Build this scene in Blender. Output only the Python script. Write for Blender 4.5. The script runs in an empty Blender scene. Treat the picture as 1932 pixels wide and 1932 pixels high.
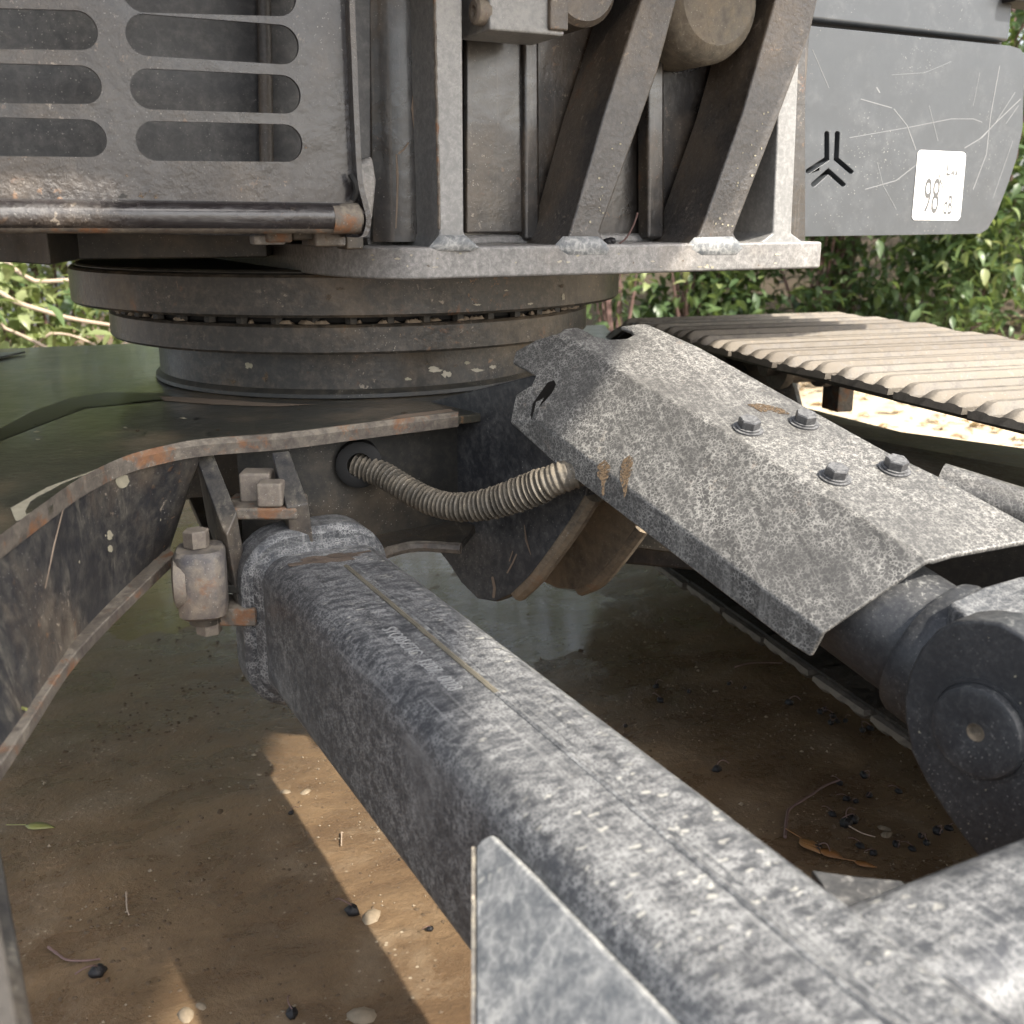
import bpy, bmesh, math, random
from mathutils import Vector, Matrix, noise
from mathutils.geometry import tessellate_polygon
rnd = random.Random(7)
R = math.radians
V = Vector
C = bpy.context.scene.collection

# ------------------------------------------------------------------ camera, sky, sun, exposure
PITCH = 15.6; F = 2007.0; CAMZ = .86
CAM = V((0, 0, CAMZ))
cd = bpy.data.cameras.new('camera'); cam = bpy.data.objects.new('camera', cd); C.objects.link(cam)
cam.location = CAM; cam.rotation_euler = (R(90 - PITCH), 0, 0)
cd.sensor_fit = 'HORIZONTAL'; cd.sensor_width = 36; cd.lens = 36 * F / 1932
cd.clip_start = .02; cd.clip_end = 400
cd.dof.use_dof = True; cd.dof.focus_distance = 1.45; cd.dof.aperture_fstop = 7
bpy.context.scene.camera = cam
SUN = V((.57, -.42, .70)).normalized()
w = bpy.data.worlds.new('World'); bpy.context.scene.world = w; w.use_nodes = True
nt = w.node_tree
sky = nt.nodes.new('ShaderNodeTexSky'); sky.sky_type = 'NISHITA'; sky.sun_disc = False
sky.sun_elevation = math.asin(SUN.z); sky.sun_rotation = math.atan2(SUN.x, SUN.y)
sky.dust_density = 3.0; sky.air_density = 1.0; sky.ozone_density = .6
bg = nt.nodes['Background']; bg.inputs[1].default_value = .15
hs = nt.nodes.new('ShaderNodeHueSaturation'); hs.inputs['Saturation'].default_value = .45
nt.links.new(sky.outputs[0], hs.inputs['Color']); nt.links.new(hs.outputs[0], bg.inputs[0])
ld = bpy.data.lights.new('sun', 'SUN'); ld.energy = 3.0; ld.angle = R(1.0); ld.color = (1, .93, .82)
lo = bpy.data.objects.new('sun', ld); C.objects.link(lo)
lo.rotation_euler = SUN.to_track_quat('Z', 'Y').to_euler(); lo.location = SUN * 30
vs = bpy.context.scene.view_settings
vs.view_transform = 'Standard'; vs.look = 'None'; vs.gamma = 1; vs.exposure = 1.5; vs.use_curve_mapping = False

# ------------------------------------------------------------------ measuring helpers (a sight line meets a plane)
_p = R(PITCH); FW = V((0, math.cos(_p), -math.sin(_p))); UP = V((0, math.sin(_p), math.cos(_p))); RI = V((1, 0, 0))
def ray(u, v): return FW + RI * ((u - 966) / F) + UP * ((966 - v) / F)
def PY(u, v, y): d = ray(u, v); return CAM + d * (y / d.y)
def PZ(u, v, z): d = ray(u, v); return CAM + d * ((z - CAMZ) / d.z)
def PL(u, v, p, n): d = ray(u, v); return CAM + d * ((p - CAM).dot(n) / d.dot(n))
UR = V((.891, .454, 0)); UN = V((.454, -.891, 0)); P0 = V((-.045, 1.45, 0))
def UFp(u, v, o=0.0): return PL(u, v, P0 - UN * o, UN)          # on the upright plane o metres behind the frame front
Z = V((0, 0, 1))

# ------------------------------------------------------------------ materials
def mk(name):
    m = bpy.data.materials.new(name); m.use_nodes = True
    nt = m.node_tree; b = nt.nodes['Principled BSDF']
    tc = nt.nodes.new('ShaderNodeTexCoord')
    return m, nt, b, tc
def N(nt, t, **k):
    n = nt.nodes.new(t)
    for a, v in k.items():
        if a.startswith('i_'): n.inputs[a[2:].replace('_', ' ')].default_value = v
        else: setattr(n, a, v)
    return n
def L(nt, a, b): nt.links.new(a, b)
def noi(nt, vec, scale, detail=4, rough=.6, dist=0, stretch=None, rot=None):
    if stretch or rot:
        mp = nt.nodes.new('ShaderNodeMapping'); L(nt, vec, mp.inputs[0])
        if rot: mp.vector_type = 'TEXTURE'; mp.inputs['Rotation'].default_value = rot; mp.inputs['Scale'].default_value = tuple(1 / q for q in (stretch or (1, 1, 1)))
        else: mp.inputs['Scale'].default_value = stretch
        vec = mp.outputs[0]
    n = nt.nodes.new('ShaderNodeTexNoise'); L(nt, vec, n.inputs['Vector'])
    n.inputs['Scale'].default_value = scale; n.inputs['Detail'].default_value = detail
    n.inputs['Roughness'].default_value = rough; n.inputs['Distortion'].default_value = dist
    return n.outputs['Fac']
def mr(nt, x, a, b, lo=0., hi=1., smooth=True):
    n = nt.nodes.new('ShaderNodeMapRange')
    if smooth: n.interpolation_type = 'SMOOTHSTEP'
    L(nt, x, n.inputs[0])
    for i, q in zip((1, 2, 3, 4), (a, b, lo, hi)): n.inputs[i].default_value = q
    return n.outputs[0]
def ma(nt, op, x, y):
    n = nt.nodes.new('ShaderNodeMath'); n.operation = op
    for i, q in enumerate((x, y)):
        if isinstance(q, (int, float)): n.inputs[i].default_value = q
        else: L(nt, q, n.inputs[i])
    return n.outputs[0]
def mx(nt, f, a, b):
    n = nt.nodes.new('ShaderNodeMix'); n.data_type = 'RGBA'
    for s, q in ((n.inputs[0], f), (n.inputs[6], a), (n.inputs[7], b)):
        if isinstance(q, tuple): s.default_value = q + (1,)
        elif isinstance(q, (int, float)): s.default_value = q
        else: L(nt, q, s)
    return n.outputs[2]
def bump(nt, b, h, strength=.3, dist=.002, prev=None):
    n = nt.nodes.new('ShaderNodeBump'); n.inputs['Strength'].default_value = strength
    n.inputs['Distance'].default_value = dist; L(nt, h, n.inputs['Height'])
    if prev: L(nt, prev, n.inputs['Normal'])
    L(nt, n.outputs[0], b.inputs['Normal']); return n.outputs[0]

def steel(name, base=(.022, .023, .026), dust=(.30, .29, .27), film=.25, ds=70, thr=.58, rust=.0, rthr=.66, rough=.42,
          web=0, wscale=160, up=.12, streak=None, srot=None, splat=0, bstr=.35, spec=.5, scratch=0, tan=0, dstretch=None, drot=None, crisp=1.0, bigamp=.34, cov=.55, long=None, gvar=0, coat=0, sa=.38, peel=0, chips=0):
    m, nt, b, tc = mk(name); o = tc.outputs['Object']
    geo = nt.nodes.new('ShaderNodeNewGeometry'); sx = nt.nodes.new('ShaderNodeSeparateXYZ'); L(nt, geo.outputs['Normal'], sx.inputs[0])
    upm = mr(nt, sx.outputs[2], .2, .95)
    big = noi(nt, o, 5, 4, .6); mid = noi(nt, o, 22, 6, .65); fine = noi(nt, o, ds, 8, .72, .3, dstretch, drot); tiny = noi(nt, o, ds * 6, 3, .7)
    a = ma(nt, 'ADD', ma(nt, 'MULTIPLY', ma(nt, 'SUBTRACT', big, .5), bigamp), fine)
    a = ma(nt, 'ADD', a, ma(nt, 'MULTIPLY', ma(nt, 'SUBTRACT', mid, .5), .22))
    a = ma(nt, 'ADD', a, ma(nt, 'MULTIPLY', upm, up))
    mask = mr(nt, a, thr - .07 * crisp, thr + .10 * crisp)
    film_f = ma(nt, 'MULTIPLY', mr(nt, a, thr - .35, thr + .1), film)
    col = mx(nt, mid, base, tuple(min(1, c * 1.5) for c in base))
    col = mx(nt, film_f, col, dust)
    if streak:
        s1 = noi(nt, o, 1, 6, .75, 0, streak, srot)
        sm = mr(nt, s1, .55, .70); col = mx(nt, ma(nt, 'MULTIPLY', sm, sa), col, dust)
    if long:
        l1 = noi(nt, o, 1, 5, .7, .1, (5, 190, 5), (0, 0, long)); l2 = noi(nt, o, 1, 4, .7, .1, (2, 70, 2), (0, 0, long))
        col = mx(nt, ma(nt, 'MULTIPLY', mr(nt, l1, .54, .66), .32), col, dust)
        col = mx(nt, ma(nt, 'MULTIPLY', mr(nt, l2, .50, .36, 0, 1), .55), col, tuple(c * .7 for c in base))
    if web:
        dn = nt.nodes.new('ShaderNodeTexNoise'); L(nt, o, dn.inputs[0]); dn.inputs['Scale'].default_value = wscale * .5; dn.inputs['Detail'].default_value = 3
        ad = nt.nodes.new('ShaderNodeVectorMath'); ad.operation = 'MULTIPLY_ADD'; L(nt, dn.outputs['Color'], ad.inputs[0]); ad.inputs[1].default_value = (.0045,) * 3; L(nt, o, ad.inputs[2])
        vo = nt.nodes.new('ShaderNodeTexVoronoi'); vo.feature = 'DISTANCE_TO_EDGE'; L(nt, ad.outputs[0], vo.inputs[0]); vo.inputs['Scale'].default_value = wscale
        e = mr(nt, vo.outputs[0], .02, .22, 1, 0)
        wz = mr(nt, ma(nt, 'ADD', ma(nt, 'MULTIPLY', big, .5), ma(nt, 'MULTIPLY', mid, .5)), .36, .62, .25, 1)
        e = ma(nt, 'MULTIPLY', ma(nt, 'MULTIPLY', e, wz), ma(nt, 'MULTIPLY', mr(nt, fine, .38, .6), web))
        col = mx(nt, e, col, tuple(min(1, c * 1.35) for c in dust))
    col = mx(nt, ma(nt, 'MULTIPLY', mask, cov), col, dust)
    if splat:
        vs_ = nt.nodes.new('ShaderNodeTexVoronoi')
        dn2 = nt.nodes.new('ShaderNodeTexNoise'); L(nt, o, dn2.inputs[0]); dn2.inputs['Scale'].default_value = 120; dn2.inputs['Detail'].default_value = 3
        ad2 = nt.nodes.new('ShaderNodeVectorMath'); ad2.operation = 'MULTIPLY_ADD'; L(nt, dn2.outputs['Color'], ad2.inputs[0]); ad2.inputs[1].default_value = (.011,) * 3; L(nt, o, ad2.inputs[2])
        mp2 = nt.nodes.new('ShaderNodeMapping'); L(nt, ad2.outputs[0], mp2.inputs[0]); mp2.vector_type = 'TEXTURE'; mp2.inputs['Scale'].default_value = (.75, 1.9, 1); mp2.inputs['Rotation'].default_value = (0, 0, R(-61))
        L(nt, mp2.outputs[0], vs_.inputs[0]); vs_.inputs['Scale'].default_value = 80; vs_.inputs['Randomness'].default_value = 1
        sp = ma(nt, 'MULTIPLY', mr(nt, ma(nt, 'ADD', vs_.outputs['Distance'], ma(nt, 'MULTIPLY', fine, .6)), .52, .44, 0, 1), ma(nt, 'MULTIPLY', upm, mr(nt, big, .46, .58)))
        col = mx(nt, ma(nt, 'MULTIPLY', sp, splat), col, (.62, .60, .53))
    # tiny pale flecks
    v2 = nt.nodes.new('ShaderNodeTexVoronoi'); L(nt, o, v2.inputs[0]); v2.inputs['Scale'].default_value = 230
    fl = ma(nt, 'MULTIPLY', mr(nt, v2.outputs['Distance'], .24, .14, 0, 1), mr(nt, tiny, .5, .62))
    fl = ma(nt, 'MULTIPLY', fl, mr(nt, big, .42, .6))
    col = mx(nt, ma(nt, 'MULTIPLY', fl, .7), col, (.5, .48, .43))
    if scratch:
        for k, rr in enumerate(((.3, .9, .2), (1.1, .2, 1.4), (.2, -.8, .9))):
            s = noi(nt, o, 1, 2, .5, .35, (3, 3, 170), rr)
            sm = ma(nt, 'MULTIPLY', mr(nt, s, .66, .72), mr(nt, noi(nt, o, 7 + k * 3, 2), .52, .62))
            col = mx(nt, ma(nt, 'MULTIPLY', sm, scratch), col, (.5, .5, .5))
    if tan:
        tn = noi(nt, o, 4, 6, .65); col = mx(nt, ma(nt, 'MULTIPLY', mr(nt, tn, .48, .66), tan), col, (.30, .22, .14))
    if rust:
        r1 = noi(nt, o, 16, 8, .75, .4); rc = noi(nt, o, 110, 4, .7)
        rm = mr(nt, ma(nt, 'ADD', ma(nt, 'MULTIPLY', r1, .75), ma(nt, 'MULTIPLY', big, .25)), rthr - .05, rthr + .03)
        col = mx(nt, ma(nt, 'MULTIPLY', rm, rust), col, mx(nt, rc, (.10, .035, .015), (.34, .15, .055)))
    if chips:
        c1 = noi(nt, o, 75, 5, .7, .3); c2 = mr(nt, noi(nt, o, 6, 3), .48, .62)
        cm = ma(nt, 'MULTIPLY', mr(nt, c1, .61, .64), c2)
        col = mx(nt, ma(nt, 'MULTIPLY', cm, chips), col, mx(nt, mr(nt, noi(nt, o, 11, 2), .45, .55), (.30, .15, .06), (.38, .32, .25)))
    L(nt, col, b.inputs['Base Color'])
    rg = ma(nt, 'ADD', ma(nt, 'MULTIPLY', mask, .35), ma(nt, 'MULTIPLY', mid, .25)); rg = ma(nt, 'ADD', rg, rough - .12)
    if gvar: rg = ma(nt, 'ADD', rg, ma(nt, 'MULTIPLY', mr(nt, big, .35, .65, -1, 1), gvar))
    L(nt, rg, b.inputs['Roughness']); b.inputs['Specular IOR Level'].default_value = spec
    if coat: b.inputs['Coat Weight'].default_value = coat; b.inputs['Coat Roughness'].default_value = .14
    p = bump(nt, b, noi(nt, o, 9, 3, .5), .25 + coat * .5, .006)
    if peel:
        pz = mr(nt, noi(nt, o, 7, 3), .42, .60, .25, 1)
        p = bump(nt, b, ma(nt, 'MULTIPLY', noi(nt, o, 150, 3, .55), pz), peel, .004, p)
        p = bump(nt, b, noi(nt, o, 30, 2, .5), peel * .6, .010, p)
    h = ma(nt, 'ADD', ma(nt, 'MULTIPLY', fine, .7), ma(nt, 'ADD', ma(nt, 'MULTIPLY', mask, .3), ma(nt, 'MULTIPLY', tiny, .25)))
    bump(nt, b, h, bstr, .0015, p)
    return m

M = {}
M['paint'] = steel('black_paint', rust=.5, rthr=.72, film=.3, thr=.70)
M['dark'] = steel('oily_black_paint', base=(.016, .016, .015), dust=(.13, .11, .08), rust=.5, rthr=.69, film=.3, thr=.7, tan=.2, rough=.5)
M['cover'] = steel('cover_paint', base=(.014, .012, .013), dust=(.16, .135, .12), rust=.7, rthr=.68, film=.14, ds=120, thr=.76, rough=.34, streak=(26, 26, 3), spec=.6, bstr=1.0, gvar=.15, coat=.6, sa=.10, peel=.7, chips=.6, tan=.16)
M['wall'] = steel('frame_paint', base=(.014, .012, .011), dust=(.18, .15, .12), rust=.6, rthr=.64, film=.18, ds=90, thr=.72, streak=(60, 60, 2.0), rough=.36, spec=.7, tan=.24, gvar=.15, coat=.4, sa=.28, peel=.22, chips=.6)
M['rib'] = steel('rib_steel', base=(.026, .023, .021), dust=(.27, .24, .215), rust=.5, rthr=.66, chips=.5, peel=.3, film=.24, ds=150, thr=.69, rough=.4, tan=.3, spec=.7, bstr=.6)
M['lit_rib'] = steel('lit_rib_steel', base=(.14, .14, .138), dust=(.40, .39, .375), rust=.7, rthr=.71, film=.65, ds=130, thr=.68, rough=.4, spec=.7)  # brighter copy of the rib steel: light put into the colour
M['plate'] = steel('deck_plate_steel', base=(.10, .098, .095), dust=(.42, .40, .38), rust=.6, rthr=.72, film=.6, ds=150, thr=.66, streak=(90, 90, 12), rough=.42, tan=.2)
M['ring'] = steel('slew_ring_steel', base=(.022, .020, .017), dust=(.24, .19, .145), chips=.7, peel=.25, coat=.2, rust=.8, rthr=.64, film=.4, ds=80, thr=.72, rough=.45, tan=.3)
M['carbody'] = steel('carbody_paint', base=(.030, .030, .024), dust=(.16, .14, .10), rust=.7, rthr=.71, film=.3, ds=60, thr=.74, rough=.35, tan=.4, up=.04, coat=.35, peel=.2, chips=.4)
M['leg'] = steel('muddy_leg_paint', chips=.7, peel=.2, base=(.022, .022, .024), dust=(.30, .27, .21), rust=.6, rthr=.68, film=.28, ds=55, thr=.72, tan=.22, streak=(36, 36, 7))
M['rusty'] = steel('rusty_edge', base=(.055, .046, .040), dust=(.27, .235, .185), rust=.75, rthr=.57, film=.5, ds=70, thr=.62, rough=.6, crisp=.6, bigamp=.5)
M['mudedge'] = steel('mud_caked_steel', base=(.05, .042, .033), dust=(.27, .215, .15), rust=.4, rthr=.66, film=.6, ds=60, thr=.58, rough=.8, bstr=.9, tan=.45)
M['boss'] = steel('mud_caked_boss', base=(.05, .045, .038), dust=(.26, .23, .18), film=.6, ds=60, thr=.60, rough=.7, bstr=1, tan=.25)
M['arm'] = steel('arm_paint', base=(.042, .044, .048), dust=(.32, .32, .312), film=.34, ds=110, thr=.80, up=.13, rough=.38, web=.6, wscale=250, splat=.5, rust=.35, rthr=.75, bstr=.45,
                 streak=(190, 190, 8), dstretch=(1, .40, 1), drot=(0, 0, R(-61)), crisp=.5, bigamp=.26, cov=.45, long=R(-61))
M['guard'] = steel('guard_paint', base=(.066, .064, .061), dust=(.33, .32, .295), film=.5, ds=150, thr=.86, up=.05, rough=.42, web=.75, wscale=240, rust=.5, rthr=.755, bstr=.35, crisp=.5, bigamp=.30, cov=.4, chips=.25, long=R(107))
M['lug'] = steel('lug_paint', base=(.018, .019, .022), dust=(.33, .33, .31), film=.12, ds=160, thr=.72, up=.12, rough=.42)
M['pale'] = steel('lit_dusty_plate', base=(.085, .092, .098), dust=(.42, .415, .395), film=.65, ds=70, thr=.68, splat=.9, rough=.5, rust=.3, rthr=.75, web=.5, wscale=120, crisp=.35)  # dusty plate; base lightened to stand for sun on it
M['hose'] = steel('spiral_hose', base=(.04, .036, .030), dust=(.24, .205, .155), film=.6, ds=60, thr=.64, rough=.6)
M['bolt'] = steel('bolt_steel', base=(.035, .035, .037), dust=(.26, .26, .26), film=.3, ds=300, thr=.66, up=.18, rough=.4)
M['rbolt'] = steel('rusty_bolt', base=(.11, .09, .078), dust=(.27, .235, .185), film=.6, ds=120, thr=.60, rust=.5, rthr=.64, rough=.6)
M['shoe'] = steel('track_shoe_steel', chips=.4, bigamp=.5, base=(.075, .067, .058), dust=(.25, .22, .18), film=.8, ds=60, thr=.54, up=.03, rough=.6, rust=.3, rthr=.70, spec=.4)
_nt = M['shoe'].node_tree; _b = _nt.nodes['Principled BSDF']; _lk = _b.inputs['Base Color'].links[0].from_socket; _oi = _nt.nodes.new('ShaderNodeObjectInfo')
L(_nt, mx(_nt, mr(_nt, _oi.outputs['Random'], 0, 1, 0, .4, False), _lk, (.06, .045, .032)), _b.inputs['Base Color'])
M['chain'] = steel('greasy_chain', base=(.012, .011, .010), dust=(.10, .08, .055), film=.2, rust=.3, rthr=.7, rough=.45)
M['blockm'] = steel('rusty_painted_block', base=(.035, .035, .045), dust=(.27, .235, .185), film=.55, ds=60, thr=.60, rust=.5, rthr=.60, rough=.5, tan=.3)
M['body'] = steel('panel_paint', base=(.048, .053, .059), dust=(.20, .206, .212), film=.3, ds=28, thr=.80, up=.02, rough=.34, scratch=.0, bstr=.08, rust=.3, rthr=.77)
def plain(name, col, rough=.6, spec=.4, var=.25, scale=30, bs=.2):
    m, nt, b, tc = mk(name); n = noi(nt, tc.outputs['Object'], scale, 5, .6)
    c = mx(nt, n, tuple(q * (1 - var) for q in col), tuple(min(1, q * (1 + var)) for q in col))
    L(nt, c, b.inputs['Base Color']); b.inputs['Roughness'].default_value = rough; b.inputs['Specular IOR Level'].default_value = spec
    bump(nt, b, n, bs, .002); return m
M['black'] = plain('shadow_and_fitting_black', (.01, .01, .01), .7)  # painted shade in gaps and holes, own black on small fittings
M['sticker'] = plain('white_sticker', (.82, .82, .81), .4, var=.02, bs=0)
M['ink'] = plain('worn_grey_ink', (.10, .10, .10), .6)
M['fineink'] = plain('faded_ink', (.42, .42, .42), .6)
M['stamp'] = plain('pale_stamp', (.27, .27, .265), .7)
M['berry'] = plain('berry_skin', (.014, .013, .014), .5, bs=.8, scale=300)
M['twig'] = plain('twig_bark', (.16, .10, .09), .6)
M['branch'] = plain('pale_branch_bark', (.42, .33, .25), .7)
M['grease'] = plain('old_grease', (.34, .27, .2), .6, scale=60, bs=.6)
M['pebble'] = plain('pebble_stone', (.24, .19, .13), .7, var=.5, scale=200)
def leafmat(name, a, b2, trans=.35):
    m, nt, b, tc = mk(name)
    oi = nt.nodes.new('ShaderNodeObjectInfo'); at = nt.nodes.new('ShaderNodeAttribute'); at.attribute_name = 'tone'
    f = ma(nt, 'FRACT', ma(nt, 'ADD', at.outputs['Fac'], oi.outputs['Random']), 0)
    vein = noi(nt, tc.outputs['Object'], 60, 3)
    c = mx(nt, f, a, b2); c = mx(nt, ma(nt, 'MULTIPLY', vein, .3), c, tuple(q * .6 for q in a))
    L(nt, c, b.inputs['Base Color']); b.inputs['Roughness'].default_value = .38; b.inputs['Specular IOR Level'].default_value = .5
    tr = nt.nodes.new('ShaderNodeBsdfTranslucent'); L(nt, mx(nt, .5, c, (.25, .32, .05)), tr.inputs[0])
    mxs = nt.nodes.new('ShaderNodeMixShader'); mxs.inputs[0].default_value = trans
    L(nt, b.outputs[0], mxs.inputs[1]); L(nt, tr.outputs[0], mxs.inputs[2])
    L(nt, mxs.outputs[0], nt.nodes['Material Output'].inputs[0]); return m
M['leaf'] = leafmat('green_leaf', (.05, .095, .04), (.15, .22, .09))
M['leafpale'] = leafmat('pale_green_leaf', (.16, .22, .08), (.42, .46, .22), .4)
M['leafyel'] = leafmat('yellow_green_leaf', (.30, .30, .10), (.32, .33, .12), .2)
M['leafbrown'] = leafmat('wet_brown_leaf', (.30, .13, .04), (.34, .17, .06), .2)
M['litter'] = leafmat('dry_leaf_litter', (.34, .22, .12), (.75, .60, .42), .1)

# ground: wet brown mud near, pale dry dust beyond
m, nt, b, tc = mk('muddy_ground'); o = tc.outputs['Object']
sx = nt.nodes.new('ShaderNodeSeparateXYZ'); L(nt, o, sx.inputs[0])
dd = ma(nt, 'ADD', ma(nt, 'MULTIPLY', sx.outputs[0], .75), ma(nt, 'MULTIPLY', sx.outputs[1], .45))
big = noi(nt, o, 1.6, 5, .6); mid = noi(nt, o, 9, 7, .65, .5); fine = noi(nt, o, 85, 6, .7); st = noi(nt, o, 1, 8, .68, .3, (4.5, 8, 1), (0, 0, R(24)))
hum = mr(nt, ma(nt, 'ADD', sx.outputs[1], ma(nt, 'MULTIPLY', big, 1.2)), 5.6, 6.2)
dry = mr(nt, ma(nt, 'ADD', dd, ma(nt, 'MULTIPLY', big, .6)), 2.2, 2.6)
wet = mx(nt, mr(nt, st, .36, .68), (.125, .080, .046), (.205, .138, .078))
wet = mx(nt, ma(nt, 'MULTIPLY', mr(nt, mid, .5, .68), .5), wet, (.25, .19, .125))
wet = mx(nt, ma(nt, 'MULTIPLY', mr(nt, fine, .56, .72), .5), wet, (.06, .042, .028))
v = nt.nodes.new('ShaderNodeTexVoronoi'); L(nt, o, v.inputs[0]); v.inputs['Scale'].default_value = 75
sp = ma(nt, 'MULTIPLY', mr(nt, v.outputs['Distance'], .2, .1, 0, 1), mr(nt, mid, .5, .62))
wet = mx(nt, ma(nt, 'MULTIPLY', sp, .7), wet, (.45, .38, .28))
col = mx(nt, dry, wet, mx(nt, hum, mx(nt, mid, (.46, .36, .24), (.66, .55, .40)), (.085, .065, .045)))
L(nt, col, b.inputs['Base Color'])
rg = mr(nt, ma(nt, 'ADD', ma(nt, 'MULTIPLY', st, .6), ma(nt, 'MULTIPLY', mid, .4)), .36, .62, .16, .52)
L(nt, ma(nt, 'MAXIMUM', rg, ma(nt, 'MULTIPLY', dry, .8)), b.inputs['Roughness'])
p = bump(nt, b, mid, .35, .012)
p = bump(nt, b, st, .5, .01, p)
bump(nt, b, fine, .6, .004, p)
b.inputs['Specular IOR Level'].default_value = .32
M['ground'] = m
# puddle water
m, nt, b, tc = mk('puddle_water'); nt.nodes.remove(b)
tr = nt.nodes.new('ShaderNodeBsdfTransparent'); tr.inputs[0].default_value = (.93, .90, .84, 1)
gl = nt.nodes.new('ShaderNodeBsdfGlossy'); gl.inputs['Roughness'].default_value = .045
fr = nt.nodes.new('ShaderNodeFresnel'); fr.inputs[0].default_value = 1.33
bp = nt.nodes.new('ShaderNodeBump'); bp.inputs['Strength'].default_value = .12; bp.inputs['Distance'].default_value = .004
L(nt, noi(nt, tc.outputs['Object'], 1, 4, .6, .3, (18, 60, 1), (0, 0, R(15))), bp.inputs['Height'])
L(nt, bp.outputs[0], gl.inputs['Normal']); L(nt, bp.outputs[0], fr.inputs['Normal'])
gb_ = nt.nodes.new('ShaderNodeNewGeometry'); ms = nt.nodes.new('ShaderNodeMixShader'); L(nt, ma(nt, 'MULTIPLY', fr.outputs[0], ma(nt, 'SUBTRACT', 1.0, gb_.outputs['Backfacing'])), ms.inputs[0]); L(nt, tr.outputs[0], ms.inputs[1]); L(nt, gl.outputs[0], ms.inputs[2])
L(nt, ms.outputs[0], nt.nodes['Material Output'].inputs[0]); M['water'] = m

# ------------------------------------------------------------------ mesh helpers
WM = {}
def tag(o, label=None, cat=None, group=None, kind=None):
    for k, q in (('label', label), ('category', cat), ('group', group), ('kind', kind)):
        if q: o[k] = q
    return o
def empty(name, loc, label, cat, group=None):
    o = bpy.data.objects.new(name, None); C.objects.link(o); o.location = loc; o.empty_display_size = .1
    WM[o] = Matrix.Translation(V(loc)); return tag(o, label, cat, group)
def mesh(vf, mat, smooth=35, name='mesh'):
    me = bpy.data.meshes.new(name); me.from_pydata([tuple(q) for q in vf[0]], [], vf[1])
    bm = bmesh.new(); bm.from_mesh(me); bmesh.ops.remove_doubles(bm, verts=bm.verts, dist=1e-6)
    bmesh.ops.recalc_face_normals(bm, faces=bm.faces); bm.to_mesh(me); bm.free()
    me.materials.append(M[mat] if isinstance(mat, str) else mat)
    me.polygons.foreach_set('use_smooth', [True] * len(me.polygons)); me.set_sharp_from_angle(angle=R(smooth)); me.update()
    return me
def place(name, me, parent=None, mat4=None, bevel=0, seg=2, solid=0, label=None):
    o = bpy.data.objects.new(name, me); C.objects.link(o)
    wmx = mat4 or Matrix.Identity(4)
    if parent: o.parent = parent; o.matrix_basis = WM[parent].inverted() @ wmx
    else: o.matrix_basis = wmx
    WM[o] = wmx
    if solid: s = o.modifiers.new('thickness', 'SOLIDIFY'); s.thickness = solid; s.offset = -1
    if bevel:
        q = o.modifiers.new('bevel', 'BEVEL'); q.width = bevel; q.segments = seg; q.limit_method = 'ANGLE'; q.angle_limit = R(35); q.harden_normals = True
    if label: o['label'] = label
    return o
def ob(name, vf, mat, parent=None, **k):
    """world-space vertices; the object's origin goes to their middle"""
    sm = k.pop('smooth', 35)
    vs_ = [V(q) for q in vf[0]]; lo_ = V([min(q[i] for q in vs_) for i in range(3)]); hi_ = V([max(q[i] for q in vs_) for i in range(3)])
    c = (lo_ + hi_) / 2
    if parent and parent.get('kind') is None and WM[parent].to_translation().length > 0 and k.pop('atbase', False): c = WM[parent].to_translation()
    k.pop('atbase', None)
    return place(name, mesh(([q - c for q in vs_], vf[1]), mat, sm, name), parent, Matrix.Translation(c), **k)
def join(*vfs):
    v_, f_ = [], []
    for a, b_ in vfs:
        n = len(v_); v_ += list(a); f_ += [tuple(i + n for i in q) for q in b_]
    return v_, f_
def prism(poly, off):
    n = len(poly); v_ = [V(q) for q in poly] + [V(q) + off for q in poly]
    return v_, [tuple(range(n - 1, -1, -1)), tuple(range(n, 2 * n))] + [(i, (i + 1) % n, (i + 1) % n + n, i + n) for i in range(n)]
def loft(secs, closed=True, caps=True):
    n = len(secs[0]); v_ = [V(q) for s in secs for q in s]; f_ = []
    for k in range(len(secs) - 1):
        for i in range(n if closed else n - 1):
            j = (i + 1) % n; f_.append((k * n + i, k * n + j, (k + 1) * n + j, (k + 1) * n + i))
    if caps and closed: f_ += [tuple(range(n - 1, -1, -1)), tuple(range((len(secs) - 1) * n, len(secs) * n))]
    return v_, f_
def box(c, ex, ey, ez):
    c, ex, ey, ez = V(c), V(ex), V(ey), V(ez)
    return prism([c - ex - ey - ez, c + ex - ey - ez, c + ex + ey - ez, c - ex + ey - ez], ez * 2)
def frame_of(ax):
    ax = V(ax).normalized(); t = V((0, 0, 1)) if abs(ax.z) < .9 else V((1, 0, 0)); s = ax.cross(t).normalized(); return s, s.cross(ax).normalized(), ax
def lathe(c, ax, prof, n=48, a0=0):
    s, t, ax = frame_of(ax); c = V(c)
    return loft([[c + ax * h + (s * math.cos(a0 + 2 * math.pi * i / n) + t * math.sin(a0 + 2 * math.pi * i / n)) * r for i in range(n)] for r, h in prof])
def catmull(pts, k=8):
    pts = [V(q) for q in pts]; P = [pts[0] * 2 - pts[1]] + pts + [pts[-1] * 2 - pts[-2]]; out = []
    for i in range(1, len(P) - 2):
        a, b_, c, d = P[i - 1:i + 3]
        for j in range(k):
            t = j / k; out.append(.5 * ((2 * b_) + (c - a) * t + (2 * a - 5 * b_ + 4 * c - d) * t * t + (3 * b_ - a - 3 * c + d) * t ** 3))
    return out + [pts[-1]]
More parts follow.
